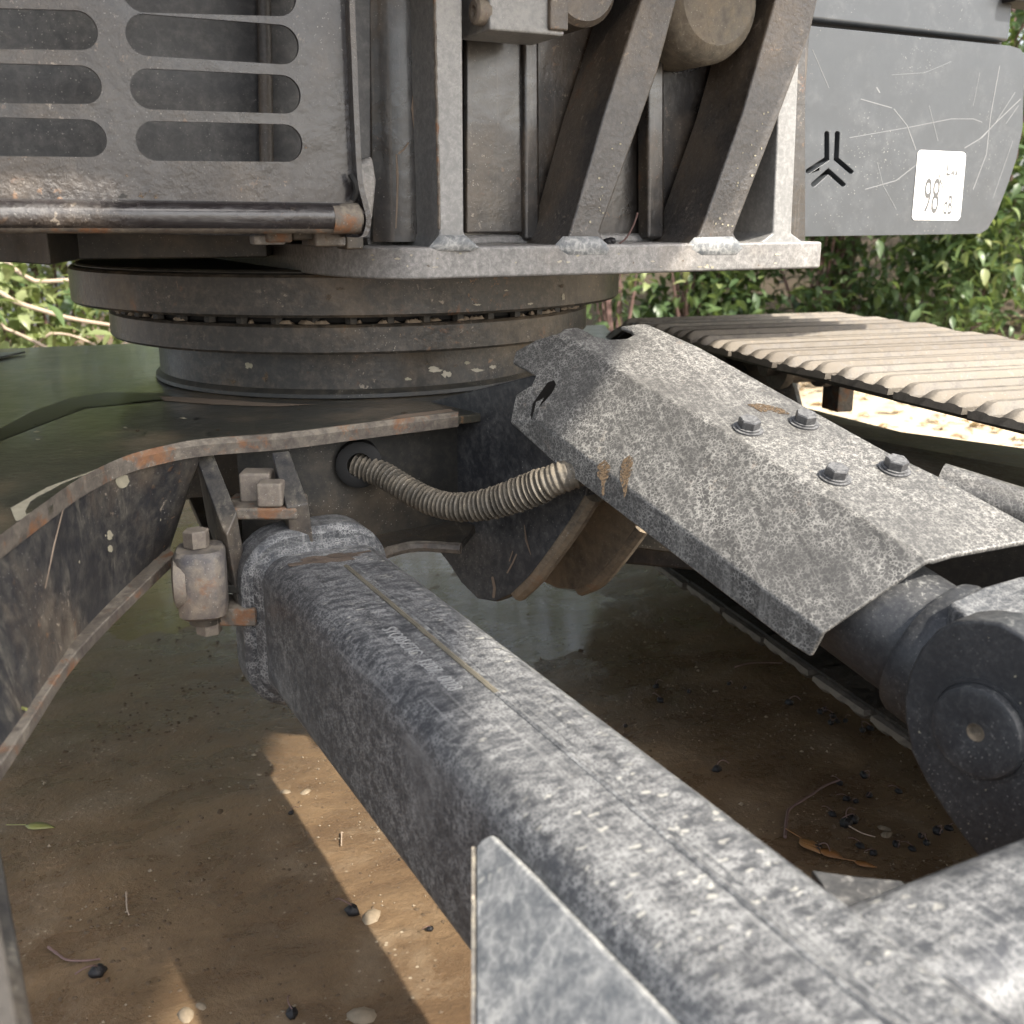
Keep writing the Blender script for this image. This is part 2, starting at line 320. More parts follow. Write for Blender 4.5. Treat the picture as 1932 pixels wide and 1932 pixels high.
def tube(path, rad, n=12):
    secs = []; up = V((0, 0, 1))
    for i, q in enumerate(path):
        t = (path[min(i + 1, len(path) - 1)] - path[max(i - 1, 0)]).normalized()
        if abs(t.dot(up)) > .95: up = V((1, 0, 0))
        s = t.cross(up).normalized(); r_ = s.cross(t)
        rr = rad(i / (len(path) - 1)) if callable(rad) else rad
        secs.append([q + (s * math.cos(2 * math.pi * j / n) + r_ * math.sin(2 * math.pi * j / n)) * rr for j in range(n)])
    return loft(secs)
def rrect(c, ex, ey, w_, h_, r_, n=6):
    out = []
    for sx_, sy_, a in ((1, 1, 0), (-1, 1, 90), (-1, -1, 180), (1, -1, 270)):
        for k in range(n + 1):
            t = R(a + 90 * k / n); out.append(V(c) + ex * (sx_ * (w_ / 2 - r_) + math.cos(t) * r_) + ey * (sy_ * (h_ / 2 - r_) + math.sin(t) * r_))
    return out
def holed(outer, holes, back):
    """sheet with holes; every loop is a list of 3-D points on one plane; back = thickness vector"""
    tri = tessellate_polygon([outer] + holes); pts = [p for l in [outer] + holes for p in l]; n = len(pts)
    v_ = pts + [p + back for p in pts]; f_ = [tuple(t) for t in tri] + [tuple(i + n for i in t)[::-1] for t in tri]; s = 0
    for l in [outer] + holes:
        k = len(l)
        for i in range(k): f_.append((s + i, s + (i + 1) % k, s + (i + 1) % k + n, s + i + n))
        s += k
    return v_, f_
def stroke(path, w_):
    """outline (2-D) of a round-ended stroke"""
    L_, R_ = [], []
    P = [V((q[0], q[1])) for q in path]; n = len(P)
    for i in range(n):
        a = (P[i] - P[i - 1]).normalized() if i else (P[1] - P[0]).normalized(); b_ = (P[i + 1] - P[i]).normalized() if i < n - 1 else a
        t = (a + b_).normalized(); nn = V((-t.y, t.x)); k = 1 / max(.4, nn.dot(V((-a.y, a.x))))
        L_.append(P[i] + nn * w_ / 2 * k); R_.append(P[i] - nn * w_ / 2 * k)
    def cap(c, d):
        a0 = math.atan2(d.y, d.x); return [c + V((math.cos(a0 + R(x)), math.sin(a0 + R(x)))) * w_ / 2 for x in (60, 30, 0, -30, -60)]
    return L_ + cap(P[-1], (P[-1] - P[-2]).normalized()) + R_[::-1] + cap(P[0], (P[0] - P[1]).normalized())
def hexbolt(r_=.012, h_=.009, washer=.018):
    a = lathe((0, 0, 0), (0, 0, 1), [(washer, 0), (washer, .0022)], 28) if washer else ([], [])
    b_ = lathe((0, 0, .0022), (0, 0, 1), [(r_ * .96, 0), (r_, .001), (r_, h_ - .0015), (r_ * .9, h_)], 6)
    w2 = lathe((0, 0, .0022), (0, 0, 1), [(r_ * 1.12, 0), (r_ * 1.12, .002)], 24) if washer else ([], [])
    return join(a, w2, b_)
def orient(p, n, spin=0):
    s, t, n = frame_of(n); m4 = Matrix((s, t, n)).transposed().to_4x4(); m4 = Matrix.Translation(V(p)) @ m4 @ Matrix.Rotation(spin, 4, 'Z')
    if m4.determinant() < 0: m4 = m4 @ Matrix.Diagonal((-1, 1, 1, 1))
    return m4

# ------------------------------------------------------------------ the excavator
RC = V((-.30, 2.06, 0))
EX = empty('excavator', RC, 'small black excavator with dusty blade arms and a round slewing ring, filling the picture', 'excavator')

# --- slewing ring and its seat
def ringprof(r_, z0, z1, lip=.004): return [(r_ - .03, z0), (r_ - lip, z0), (r_, z0 + lip), (r_, z1 - lip), (r_ - lip, z1), (r_ - .03, z1)]
def annulus(r0, z0, z1, n=128): return lathe(RC, Z, [(.02, z0), (r0 - .004, z0), (r0, z0 + .004), (r0, z1 - .004), (r0 - .004, z1), (.02, z1)], n)
ring = ob('slewing_ring', annulus(.500, .716, .777), 'ring', EX, smooth=40)
ob('outer_race', annulus(.441, .655, .700), 'ring', ring, smooth=40)
ob('ring_gap', annulus(.425, .699, .7165), 'black', ring, smooth=40)  # solid black core: the gap's shade is in its colour
ob('ring_seat', annulus(.362, .572, .656), 'ring', ring, smooth=40)
ob('upper_ring_lip', annulus(.49, .7765, .783), 'dark', ring, smooth=40)
ob('weld_bead', lathe(RC, Z, [(.362, .574), (.371, .577), (.370, .583), (.360, .592)], 128), 'dark', ring)
hb = mesh(hexbolt(.010, .012, 0), 'dark', name='ring_bolt')
for k in range(48):
    a = 2 * math.pi * k / 48
    place('ring_bolt', hb, ring, Matrix.Translation(RC + V((math.cos(a) * .431, math.sin(a) * .431, .6985))))
gb = []
for k in range(60):
    a = -math.pi * rnd.random(); rr = .428 + rnd.random() * .012; wd = .004 + rnd.random() * .012
    c = RC + V((math.cos(a) * rr, math.sin(a) * rr, .7015)); t = V((-math.sin(a), math.cos(a), 0))
    nn = V((math.cos(a), math.sin(a), 0)); g = []
    for i in range(8):
        q = 2 * math.pi * i / 8; g.append(c + t * math.cos(q) * wd * rnd.uniform(.7, 1.2) + nn * math.sin(q) * .006)
    gb.append(loft([g, [c + (p - c) * .5 + Z * rnd.uniform(.003, .006) for p in g]]))
gr = ob('grease_blobs', join(*gb), 'grease', ring); gr['kind'] = 'stuff'

# --- upper frame
def tri_edge(pts, z): return [V((q[0], q[1], z)) for q in pts]
zb, zt = .779, .820
fr_px = [(1548, 508), (1300, 515), (1000, 523), (860, 527)]
fl = [UFp(u, v_) for u, v_ in fr_px]
fl = [V((q.x, q.y, 0)) for q in fl]
fl += [PZ(u, v_, zb) for u, v_ in ((805, 528.2), (760, 528.4), (715, 527.4), (670, 525.2), (630, 522.2), (590, 518.2), (550, 513.3), (515, 508.5), (485, 504))]
fl = [V((q.x, q.y, zb)) for q in fl]
fl += [V((-.62, 2.15, zb)), V((-.1, 2.75, zb)), fl[0] - UN * 1.1]
ob('frame_bottom_plate', prism(fl, Z * (zt - zb)), 'plate', EX, bevel=.004, seg=2)
# darker deck to the left, behind the cover
dk = [PZ(-220, 468, .815), PZ(10, 474, .815), PZ(80, 478, .815), PZ(140, 505, .79), PZ(500, 500, .79)]
dk = [V((q.x, q.y, .800)) for q in dk] + [V((-.45, 2.4, .8)), V((-1.3, 2.4, .8))]
ob('deck_plate', prism([q + V((0, .02, 0)) for q in dk], Z * .05), 'dark', EX, bevel=.003)
TOPV = -420
def uplate(name, px, o, th, mat, parent=EX, **k):
    return ob(name, prism([UFp(u, v_, o) for u, v_ in px], -UN * th), mat, parent, **k)
WO = .135
uplate('frame_wall', [(640, 470), (1520, 470), (1520, TOPV), (640, TOPV)], WO, .016, 'wall', bevel=.002)
# curved swelling of the wall between cover and first rib
secs = []
for zz in (.825, 1.55):
    s = []
    for k in range(13):
        t = k / 12; base = UFp(690 + 170 * t, 450, WO); s.append(V((base.x, base.y, zz)) + UN * (.085 * math.sin(math.pi * (.25 + .6 * t)) - .03))
    s += [V((q.x, q.y, zz)) for q in (UFp(860, 450, WO + .02), UFp(690, 450, WO + .02))]
    secs.append(s)
ob('curved_wall_plate', loft(secs), 'wall', EX, smooth=50)
# vertical rib with flared foot
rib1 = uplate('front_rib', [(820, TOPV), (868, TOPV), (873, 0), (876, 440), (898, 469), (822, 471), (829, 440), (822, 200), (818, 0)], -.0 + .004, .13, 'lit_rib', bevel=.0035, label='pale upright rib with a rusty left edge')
# pipe channel on the wall
uplate('wall_channel', [(988, 30), (1018, 30), (1020, 455), (990, 455)], .112, .022, 'wall', bevel=.006, seg=3)
uplate('wall_panel', [(880, 20), (1000, 20), (1000, 440), (880, 440)], .122, .01, 'wall', bevel=.003)
# slanted ribs
uplate('slanted_rib', [(1250, TOPV), (1345, TOPV), (1283, -20), (1240, 140), (1190, 280), (1132, 438), (1152, 472), (1055, 474), (1075, 438), (1140, 210), (1215, -20)], .012, .115, 'rib', bevel=.004)
uplate('slanted_rib', [(1600, TOPV), (1680, TOPV), (1550, -30), (1530, 60), (1470, 220), (1385, 440), (1402, 472), (1298, 473), (1320, 440), (1400, 215), (1470, -30)], .012, .115, 'rib', bevel=.004)
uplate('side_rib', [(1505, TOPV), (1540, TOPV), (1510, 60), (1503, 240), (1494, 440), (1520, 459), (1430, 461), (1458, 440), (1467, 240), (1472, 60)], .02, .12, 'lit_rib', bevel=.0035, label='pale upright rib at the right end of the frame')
# weld feet (fillets; the light on them is put into the pale colour)
for px in ([(1062, 446), (1128, 446), (1158, 470), (1150, 484), (1062, 484), (1040, 470)], [(1310, 448), (1382, 446), (1410, 468), (1395, 483), (1312, 484), (1290, 470)]):
    pts = [UFp(u, v_, .004) for u, v_ in px]
    c = sum(pts, V()) / len(pts)
    ob('weld_fillet', loft([[q for q in pts], [c + (q - c) * .72 + UN * .006 for q in pts]]), 'pale', EX, smooth=60)
pts = [UFp(u, v_, -.004) for u, v_ in ((828, 444), (878, 444), (905, 467), (890, 474), (822, 474), (808, 468))]
c = sum(pts, V()) / len(pts); ob('weld_fillet', loft([pts, [c + (q - c) * .75 + UN * .004 for q in pts]]), 'pale', EX, smooth=60)
ob('rust_streak', tube([UFp(819 + (v_ + 20) * .022 + rnd.uniform(-.8, .8), v_, .004) for v_ in range(0, 440, 12)], lambda t: .0022 * (1 + .6 * noise.noise(V((t * 30, 0, 0)))), 6), 'rusty', rib1)
# weld lines along the wall foot
pth = [UFp(u, 466, WO - .006) for u in range(690, 1480, 40)]
ob('weld_seam', tube([V((q.x, q.y, .822 + rnd.uniform(-.001, .001))) for q in pth], .010, 8), 'plate', EX)
# inner vertical posts seen behind the slanted ribs
uplate('inner_post', [(1222, 60), (1255, 60), (1255, 452), (1222, 452)], .10, .03, 'wall', bevel=.006)
uplate('inner_post', [(1405, 260), (1425, 260), (1425, 452), (1405, 452)], .10, .03, 'wall', bevel=.006)
uplate('inner_post', [(1432, 160), (1452, 160), (1452, 455), (1432, 455)], .06, .02, 'dark', bevel=.004)
# pivot boss between slanted ribs and the round end over the wall
bc = UFp(1352, 0, .02); ob('pivot_boss', lathe(bc + UN * .005, -UN, [(.060, 0), (.076, .012), (.083, .03), (.083, .11)], 40), 'boss', EX, label='mud-caked round swing pivot between the slanted ribs')
bc = UFp(1105, -30, .02); ob('pin_boss', lathe(bc, -UN, [(.045, 0), (.052, .008), (.052, .11)], 36), 'rib', EX)
# small block with socket bolt
bk = box(UFp(965, -10, .03), UR * .054, UN * .045, Z * .052)
blk = ob('mounting_block', bk, 'lit_rib', EX, bevel=.003)
ob('block_cap', box(UFp(1020, -10, .03) + UN * .001, UR * .014, UN * .050, Z * .050), 'rib', blk, bevel=.003)
sb = lathe(UFp(903, 22, -.02) , -UR, [(.006, -.004), (.008, .012), (.0145, .012), (.0155, .010), (.0155, -.002), (.0155, -.003)], 24)
ob('socket_bolt', lathe(UFp(905, 22, -.0) + UR * 0, -UR, [(.016, -.01), (.016, .006), (.013, .009), (.007, .009), (.007, .002), (.0005, .002)], 24), 'rbolt', blk)

# --- slotted cover
CO = -.045
def cp(u, v_): return UFp(u, v_, CO)
def slot(a, b_, r_):
    a, b_ = cp(*a), cp(*b_); d = (b_ - a).normalized(); n_ = UN.cross(d).normalized(); rr = r_ * ((a + b_) / 2 - CAM).length / F * .93
    out = []
    for c, s_ in ((b_, 1), (a, -1)):
        for k in range(13):
            t = R(90 - 180 * k / 12); out.append(c + (d * math.cos(t) * s_ + n_ * math.sin(t) * s_) * rr)
    return out
slots = []
for v0, v1, vl, ur_, ul_, re in ((-17, -8, -40, 524, 268, 140), (66, 84, 57, 530, 275, 148), (168, 178, 160, 534, 283, 156), (266, 270, 261, 538, 293, 166), (-118, -106, -140, 520, 262, 135)):
    slots.append(slot((ul_, v0), (ur_, v1), 34))
    slots.append(slot((-170, vl - 6), (re, vl), 32))
outer = [cp(-420, 384), cp(668, 386), cp(655, TOPV), cp(-420, TOPV)]
cov = ob('slotted_cover', holed(outer, slots, -UN * .006), 'cover', EX, bevel=.0016, seg=2, smooth=30)
barp = [cp(-420, 404) , cp(0, 405), cp(300, 407), cp(640, 410), cp(668, 412)]
ob('lower_tube', tube([q + UN * .004 for q in catmull(barp, 8)], .0165, 20), 'cover', cov, label='round tube with rust along its underside')
ob('tube_rust', tube([q + UN * .003 - Z * .0062 for q in catmull(barp, 8)], .0128, 20), 'rusty', cov)
# side strip wrapping down the right edge and round the tube end
sp_ = [cp(646, TOPV), cp(650, -20), cp(655, 120), cp(660, 240), cp(666, 340), cp(676, 385), cp(682, 415), cp(676, 442), cp(664, 448)]
sp2 = catmull(sp_, 6); s = []
for q in sp2: s.append([q + UN * .016, q + UN * .016 + UR * .007, q - UN * .05 + UR * .007, q - UN * .05])
ob('edge_strip', loft(s), 'cover', cov, bevel=.0015, smooth=40)
ob('inner_angle', box(V((cp(640, 200).x, cp(640, 200).y, 1.19)) - UN * .012, UR * .010, UN * .008, Z * .31), 'cover', cov, bevel=.003)
ob('tube_cap', lathe(cp(668, 412) + UN * .004, UR, [(.0175, -.03), (.018, .002), (.014, .006), (.001, .007)], 20), 'rusty', cov)
hk = catmull([cp(655, 330) + UN * .012, cp(661, 345) + UN * .016, cp(664, 362) + UN * .014, cp(660, 378) + UN * .01], 5)
ob('clip_hook', tube(hk, .0035, 8), 'black', cov)
# housing behind cover
uplate('cover_backing', [(-420, 428), (700, 450), (700, TOPV), (-420, TOPV)], .10, .02, 'paint', bevel=.002)
ob('backing_pipe', tube([UFp(505, 440, .085), UFp(500, 100, .085), UFp(492, -200, .085)], .009, 12), 'rib', EX)
ob('backing_strip', tube([UFp(226, 420, .09), UFp(226, -200, .09)], .003, 8), 'rib', EX)
# clutter under the cover, at the join with the plate
for (u, v_, a, c, d, mt) in ((520, 443, .016, .02, .009, 'rusty'), (565, 440, .014, .02, .008, 'dark'), (610, 446, .02, .03, .012, 'rib'), (505, 452, .02, .012, .006, 'plate'), (660, 452, .012, .02, .012, 'dark')):
    ob('bracket_block', box(UFp(u, v_, .03), UR * a, UN * c, Z * d), mt, EX, bevel=.003)
ob('hinge_plate', prism([UFp(u, v_, .02) for u, v_ in ((672, 308), (704, 292), (712, 340), (704, 420), (676, 400))], -UN * .03), 'plate', EX, bevel=.006)

# --- side panel (engine side) on the right
def sp(u, v_, o=0): return PL(u, v_, V((.507, 1.95, 0)) - UN * o, UN)
W_px = F
cut = []
for path in ([(1560, 252), (1560, 300), (1525, 323)], [(1580, 252), (1578, 300), (1606, 324)], [(1535, 348), (1563, 323), (1591, 348)]):
    cut.append([sp(q.x, q.y) for q in stroke(path, 9)])
def arcpx(c, r_, a0, a1, n=5): return [(c[0] + r_ * math.cos(R(a0 + (a1 - a0) * i / n)), c[1] - r_ * math.sin(R(a0 + (a1 - a0) * i / n))) for i in range(n + 1)]
outl = [(1400, 448), (1400, 36)] + [(1905, 86), (1925, 92), (1934, 104), (1930, 240), (1918, 300), (1903, 345), (1880, 405), (1864, 432), (1850, 441)]
pan = ob('side_panel', holed([sp(*q) for q in outl], cut, -UN * .045), 'body', EX, bevel=.009, seg=4, smooth=30)
ob('panel_back', prism([sp(q[0] - (22 if q[0] > 1500 else 0), q[1] + (10 if q[1] < 100 else -8), .046) for q in outl], -UN * .5), 'body', EX, bevel=.01)
ob('panel_recess', prism([sp(*q) for q in ((1510, 240), (1620, 240), (1620, 360), (1510, 360))], -UN * .002), 'black', EX) .location -= UN * .0435  # black sheet paints the shade inside the cut-outs
ob('upper_panel', prism([sp(u, v_, .03) for u, v_ in ((1400, 22), (1904, 78), (1912, 0), (1912, -260), (1400, -260))], -UN * .5), 'body', EX, bevel=.006, seg=3)
ob('panel_gap_shade', prism([sp(u, v_, .05) for u, v_ in ((1400, 20), (1890, 70), (1890, 105), (1400, 60))], -UN * .4), 'black', EX)  # black strip painted where the panels only leave a shaded gap
ob('latch', box(sp(1925, -2, .03), UR * .05, UN * .03, Z * .012), 'black', EX, bevel=.004)
# white edge of a second sticker at the far left of the panel
def flat(name, px, off, mat, parent, th=.0006):
    return ob(name, prism([sp(u, v_) + UN * off for u, v_ in px], -UN * th), mat, parent)
flat('sticker_edge', ((1508, 95), (1512, 93), (1512, 158), (1508, 160)), .0008, 'sticker', pan)
# noise rating sticker 98 dB
spx = [(1736, 283), (1817, 287), (1821, 291), (1821, 300), (1811, 409), (1806, 416), (1724, 415), (1720, 410), (1731, 288)]
stk = flat('noise_sticker', spx, .0012, 'sticker', EX, .0008)
M['scuff'] = plain('pale_scuff', (.21, .215, .22), .6)
for pth_, w_ in (([(1140, 625), (1400, 580), (1600, 540), (1700, 540), (1740, 555)], 1.5), ([(1210, 860), (1350, 820), (1440, 750)], 1.8), ([(1662, 672), (1740, 625), (1800, 560), (1915, 450)], 2), ([(1340, 495), (1400, 570), (1440, 680)], 1.8),
                 ([(1190, 450), (1260, 470), (1330, 490)], 2), ([(1820, 300), (1780, 520), (1760, 700), (1700, 860)], 1.6), ([(1890, 420), (1800, 560), (1720, 640)], 1.2), ([(970, 225), (1045, 400)], 1), ([(1265, 740), (1290, 840), (1350, 950)], 1),
                 ([(1905, 480), (1850, 560)], 1.2), ([(1500, 480), (1540, 640)], 1), ([(1730, 330), (1700, 480)], .8), ([(1600, 280), (1480, 330), (1330, 340)], .8), ([(1262, 398), (1275, 420)], 3), ([(1880, 640), (1790, 900)], .9)):
    flat('scuff', [tuple(q) for q in stroke([(1130 + a * .4153, b_ * .4153) for a, b_ in pth_], w_ * .75)], .0003, 'scuff', pan, .0002)
def line_px(px, wpx, off, mat, parent, name='print_line'):
    return flat(name, [tuple(q) for q in stroke(px, wpx)], off, mat, parent, .0003)
for p_ in ([(1737, 289), (1816, 292)], [(1816, 292), (1806, 410)], [(1806, 410), (1725, 409)], [(1725, 409), (1737, 289)]): line_px(p_, .7, .0016, 'fineink', stk)
hexa = [(1756, 300), (1768, 304), (1766, 326), (1753, 335), (1741, 325), (1744, 305), (1756, 300)]
for i in range(6): line_px([hexa[i], hexa[i + 1]], .6, .0016, 'fineink', stk)
for rr in (8, 11, 14): line_px([(1752 + rr * math.cos(R(a)), 314 + rr * math.sin(R(a))) for a in range(-70, 71, 20)], .5, .0016, 'fineink', stk)
line_px([(1750, 305), (1749, 322)], 1.2, .0017, 'fineink', stk)
def text(s, org, ex, ey, size, mat, parent, xs=1.0, ext=.0002, bold=0, name='lettering'):
    cu = bpy.data.curves.new('t', 'FONT'); cu.body = s; cu.size = size; cu.extrude = ext; cu.offset = bold; cu.resolution_u = 3
    to = bpy.data.objects.new('t', cu); C.objects.link(to); dg = bpy.context.evaluated_depsgraph_get(); dg.update()
    me = bpy.data.meshes.new_from_object(to.evaluated_get(dg)); bpy.data.objects.remove(to); me.materials.clear(); me.materials.append(M[mat]); me.name = name
    ex, ey = V(ex).normalized(), V(ey).normalized(); ez = ex.cross(ey).normalized()
    m4 = Matrix((ex * xs, ey, ez)).transposed().to_4x4(); m4.translation = V(org)
    return place(name, me, parent, m4)
tx = (sp(1790, 400) - sp(1740, 400)).normalized(); ty = (sp(1738, 340) - sp(1732, 400)).normalized()
text('98', sp(1738, 402) + UN * .0016, tx, ty, .092, 'ink', stk, .46, bold=.0, name='number')
text('dB', sp(1777, 404) + UN * .0016, tx, ty, .050, 'ink', stk, .45, bold=.0004)
text('L', sp(1783, 331) + UN * .0016, tx, ty, .040, 'ink', stk, .6, bold=.0004)
text('WA', sp(1792, 333) + UN * .0016, tx, ty, .018, 'ink', stk, .6, bold=.0003)
for p_ in ([(1771, 328), (1774, 345)], [(1774, 342), (1779, 358)], [(1791, 350), (1794, 343)], [(1787, 360), (1790, 352)]):
    line_px(p_, 1.6, .0018, 'ink', stk, 'scratch_mark')

# --- mass above the frame (out of the picture, it throws its shade)
UZ = 1.45
ob('upper_body', prism([V((q.x, q.y, .84)) for q in (UFp(-900, 450, .16), UFp(1500, 450, .16), UFp(1500, 450, 1.3), UFp(-900, 450, 1.3))], Z * .75), 'wall', EX, bevel=.01)

ov = [P0 + UR * -1.3 + UN * .46, P0 + UR * .64 + UN * .44, P0 + UR * .68 - UN * .2, P0 + UR * -1.3 - UN * .2]
ob('shade_slab', prism([V((q.x, q.y, 1.34)) for q in ov], Z * .25), 'wall', EX, bevel=.01)  # unseen slab added to keep the frame front in shade
bm0, bm1 = V((.51, 1.52, 1.60)), V((1.41, -1.09, 2.65)); bs_ = V((.95, .3, 0)) * .23; bu = V((.0, .18, .20))
ob('shade_boom', loft([[bm0 - bs_ - bu, bm0 + bs_ - bu, bm0 + bs_ + bu, bm0 - bs_ + bu], [bm1 - bs_ - bu, bm1 + bs_ - bu, bm1 + bs_ + bu, bm1 - bs_ + bu]]), 'wall', EX, bevel=.01)  # unseen boom, placed and sized for its strip of shade on the mud

# --- carbody
ZC = .562
edge = [(1010, 765, .575), (865, 801, ZC), (700, 822, ZC), (540, 843, ZC), (385, 856, ZC), (300, 872, ZC), (230, 893, ZC), (150, 935, ZC), (75, 990, ZC - .004), (0, 1048, ZC - .01), (-160, 1175, ZC - .02)]
ev = [PZ(u, v_, z) for u, v_, z in edge]
top = [V((q.x, q.y, min(q.z, ZC))) for q in ev[1:]]
back = [V((-1.25, 1.2, ZC)), V((-1.30, 2.30, ZC)), V((.25, 2.9, ZC)), V((.25, 1.75, ZC))]
cb = ob('carbody_top_plate', prism(catmull(top, 4) + back, Z * .013), 'carbody', EX, bevel=.002)
# rusty rolled edge strip
ob('carbody_edge', loft([[q + V((0, -.002, -.003)), q + V((0, -.004, .012)), q + V((0, .004, .0185)), q + V((0, .016, .0175)), q + V((0, .012, -.003))] for q in catmull(top, 4)]), 'rusty', EX, bevel=.0015, smooth=60)
ob('far_fender_strip', prism([PZ(-60, 672, .578), PZ(20, 668, .578), PZ(48, 666, .578), PZ(-60, 690, .578)], Z * .004), 'lit_rib', EX)
# left leg: wall and lower flange
lw = [top[k] for k in (3, 4, 5, 6, 7, 8, 9)]
cen = V((-.75, 1.9, 0))
def inward(q, d): t = (cen - V((q.x, q.y, 0))).normalized(); return q + t * d
low = [PZ(u, v_, z) for u, v_, z in ((332, 1064, .415), (262, 1132, .405), (190, 1205, .400), (130, 1275, .400), (70, 1370, .40), (0, 1478, .40), (-120, 1640, .40))]
wt = catmull([inward(q, .012) for q in lw[1:]], 4); wl = catmull([inward(q, .05) for q in low[:]], 4)
n_ = min(len(wt), len(wl)); 
def resample(c, n):
    d = [0]; 
    for i in range(1, len(c)): d.append(d[-1] + (c[i] - c[i - 1]).length)
    out = []
    for k in range(n):
        t = d[-1] * k / (n - 1); i = max(j for j in range(len(d)) if d[j] <= t + 1e-9); i = min(i, len(c) - 2)
        out.append(c[i].lerp(c[i + 1], (t - d[i]) / max(1e-9, d[i + 1] - d[i])))
    return out
wt = resample(catmull([inward(q, .010) for q in lw], 5), 26); wl = resample(wl, 26)
ob('leg_wall', loft([[a, b_, inward(b_, .02), inward(a, .02)] for a, b_ in zip(wt, wl)]), 'leg', EX, smooth=60)
lo2 = resample(catmull(low, 5), 26)
ob('leg_lower_flange', loft([[a, a + Z * .014, inward(a, .075) + Z * .014, inward(a, .075)] for a in lo2]), 'rusty', EX, bevel=.002, smooth=60)
# centre wall under the top plate
cw = [inward(top[0], -.0) , top[0], top[1], top[2], top[3], top[4]]
cw2 = [V((q.x + .02, q.y + .085, 0)) for q in top[:4]]
cw2 = [V((.02, 1.70, 0))] + cw2
ob('carbody_wall', loft([[V((q.x, q.y, .37)), V((q.x, q.y, ZC)), V((q.x, q.y + .02, ZC)), V((q.x, q.y + .02, .37))] for q in cw2]), 'dark', EX)
cu2 = [PZ(870, 1042, .385), PZ(790, 1038, .385), PZ(745, 1046, .385), PZ(715, 1058, .385), PZ(640, 1100, .385), PZ(560, 1130, .385), PZ(430, 1120, .385)]
ob('carbody_lower_plate', prism(cu2 + [V((-.55, 1.75, .385)), V((.0, 1.9, .385))], Z * .012), 'dark', EX, bevel=.002)
ob('lower_plate_edge', tube([q + Z * .006 for q in catmull(cu2[:5], 5)], .0085, 8), 'rusty', EX)
ob('carbody_core', box((-.35, 2.15, .47), (.42, 0, 0), (0, .35, 0), (0, 0, .09)), 'dark', EX)
# black disc for the dark hose hole, its shade put into the colour
hp = PY(676, 880, 1.485)
ob('hose_hole_shade', lathe(hp + V((0, .01, 0)), V((.25, -1, 0)), [(.034, -.03), (.034, .002), (.030, .004), (.018, .004), (.018, -.02)], 32), 'black', EX)
# --- clevis plates of the dozer cylinder
A1 = PY(1112, 925, 1.38); B1 = PY(860, 1000, 1.62); dn = (B1 - A1); dn.z = 0; dn.normalize(); CN = V((dn.y, -dn.x, 0)) * 1.0
if CN.dot(V((-1, -.6, 0))) < 0: CN = -CN
def cl(px, off=0): return [PL(u, v_, A1 - CN * off, CN) for u, v_ in px]
px1 = [(800, 760), (1005, 708), (1060, 760), (1112, 900), (1105, 935), (1075, 985), (1035, 1042), (1000, 1088), (965, 1122), (935, 1136), (900, 1130), (870, 1100), (845, 1062), (820, 1030), (800, 990)]
c1 = ob('cylinder_clevis', prism(cl(px1), -CN * .028), 'paint', EX, bevel=.003, label='dark clevis plate with a rounded lower corner')
ob('clevis_edge', tube([q - CN * .014 for q in catmull(cl([(1104, 936), (1074, 986), (1034, 1043), (1000, 1088), (965, 1122)]), 5)], .0142, 10), 'mudedge', c1)
px2 = [(950, 800), (1180, 860), (1202, 985), (1195, 1003), (1160, 1050), (1120, 1096), (1085, 1113), (1050, 1110), (1010, 1092), (960, 1040)]
def cl2(px): return [PL(u, v_, A1 - CN * .13, CN) for u, v_ in px]
c2 = ob('cylinder_clevis', prism(cl2(px2), -CN * .026), 'mudedge', EX, bevel=.003, label='mud-caked clevis plate furthest right')
ob('clevis_edge', tube([q - CN * .013 for q in catmull(cl2([(1200, 996), (1160, 1050), (1120, 1096), (1085, 1113)]), 5)], .013, 10), 'mudedge', c2)
ob('clevis_web', prism(cl([(1000, 800), (1080, 850), (1060, 960), (990, 1000)], .03), -CN * .1), 'mudedge', EX)

# --- hose
hpts = [PY(672, 878, 1.51), PY(722, 896, 1.49), PY(765, 922, 1.465), PY(815, 947, 1.44), PY(870, 957, 1.415), PY(930, 949, 1.395), PY(1000, 925, 1.375), PY(1060, 900, 1.36), PY(1100, 886, 1.36)]
hc = resample(catmull(hpts, 12), 380)
def hr(t):
    r_ = .0165 + .0045 * max(0, min(1, (t - .45) / .3)); k = (t * 52) % 1
    amp = .0034 if t < .86 else .0009
    return r_ + amp * math.sin(2 * math.pi * k) + (.0006 * math.sin(t * 190) if t > .5 else 0)
hose = ob('armoured_hose', tube(hc, hr, 18), 'hose', EX, smooth=80)
ob('hose_fitting', tube(resample(catmull([PY(1092, 889, 1.358), PY(1112, 880, 1.36), PY(1150, 862, 1.38)], 4), 8), .0225, 20), 'black', hose)

# --- guard over the cylinder
yr, yf = 1.50, 1.04
FA, FB = PY(1049, 622, yr), PY(1750, 1056, yf - .02)
EA, EB = PY(1225, 612, yr + .10), PY(1960, 995, yf + .060)
LA, LB = PY(1005, 787, yr - .06), PY(1550, 1186, yf - .020)
nT = (FB - FA).cross(EB - FA).normalized()
if nT.z < 0: nT = -nT
mid2 = FA.lerp(FB, .2)
nL = (FB - mid2).cross(LB - mid2).normalized()
if nL.z < 0: nL = -nL
def gt(u, v_): return PL(u, v_, FA, nT)
def gl_(u, v_): return PL(u, v_, FB, nL)
top_poly = [gt(*q) for q in ((1062, 620), (1088, 617), (1108, 624), (1122, 634), (1150, 640), (1182, 638), (1197, 630), (1190, 622), (1170, 615), (1200, 611), (1222, 611), (1320, 655), (1448, 727), (1560, 789), (1670, 850), (1785, 905), (1960, 1000), (1960, 1018), (1932, 1021), (1800, 1045), (1764, 1056))]
F1 = [gt(u, v_) for u, v_ in ((1752, 1056), (1561, 937), (1348, 802), (1202, 721), (1058, 626))]
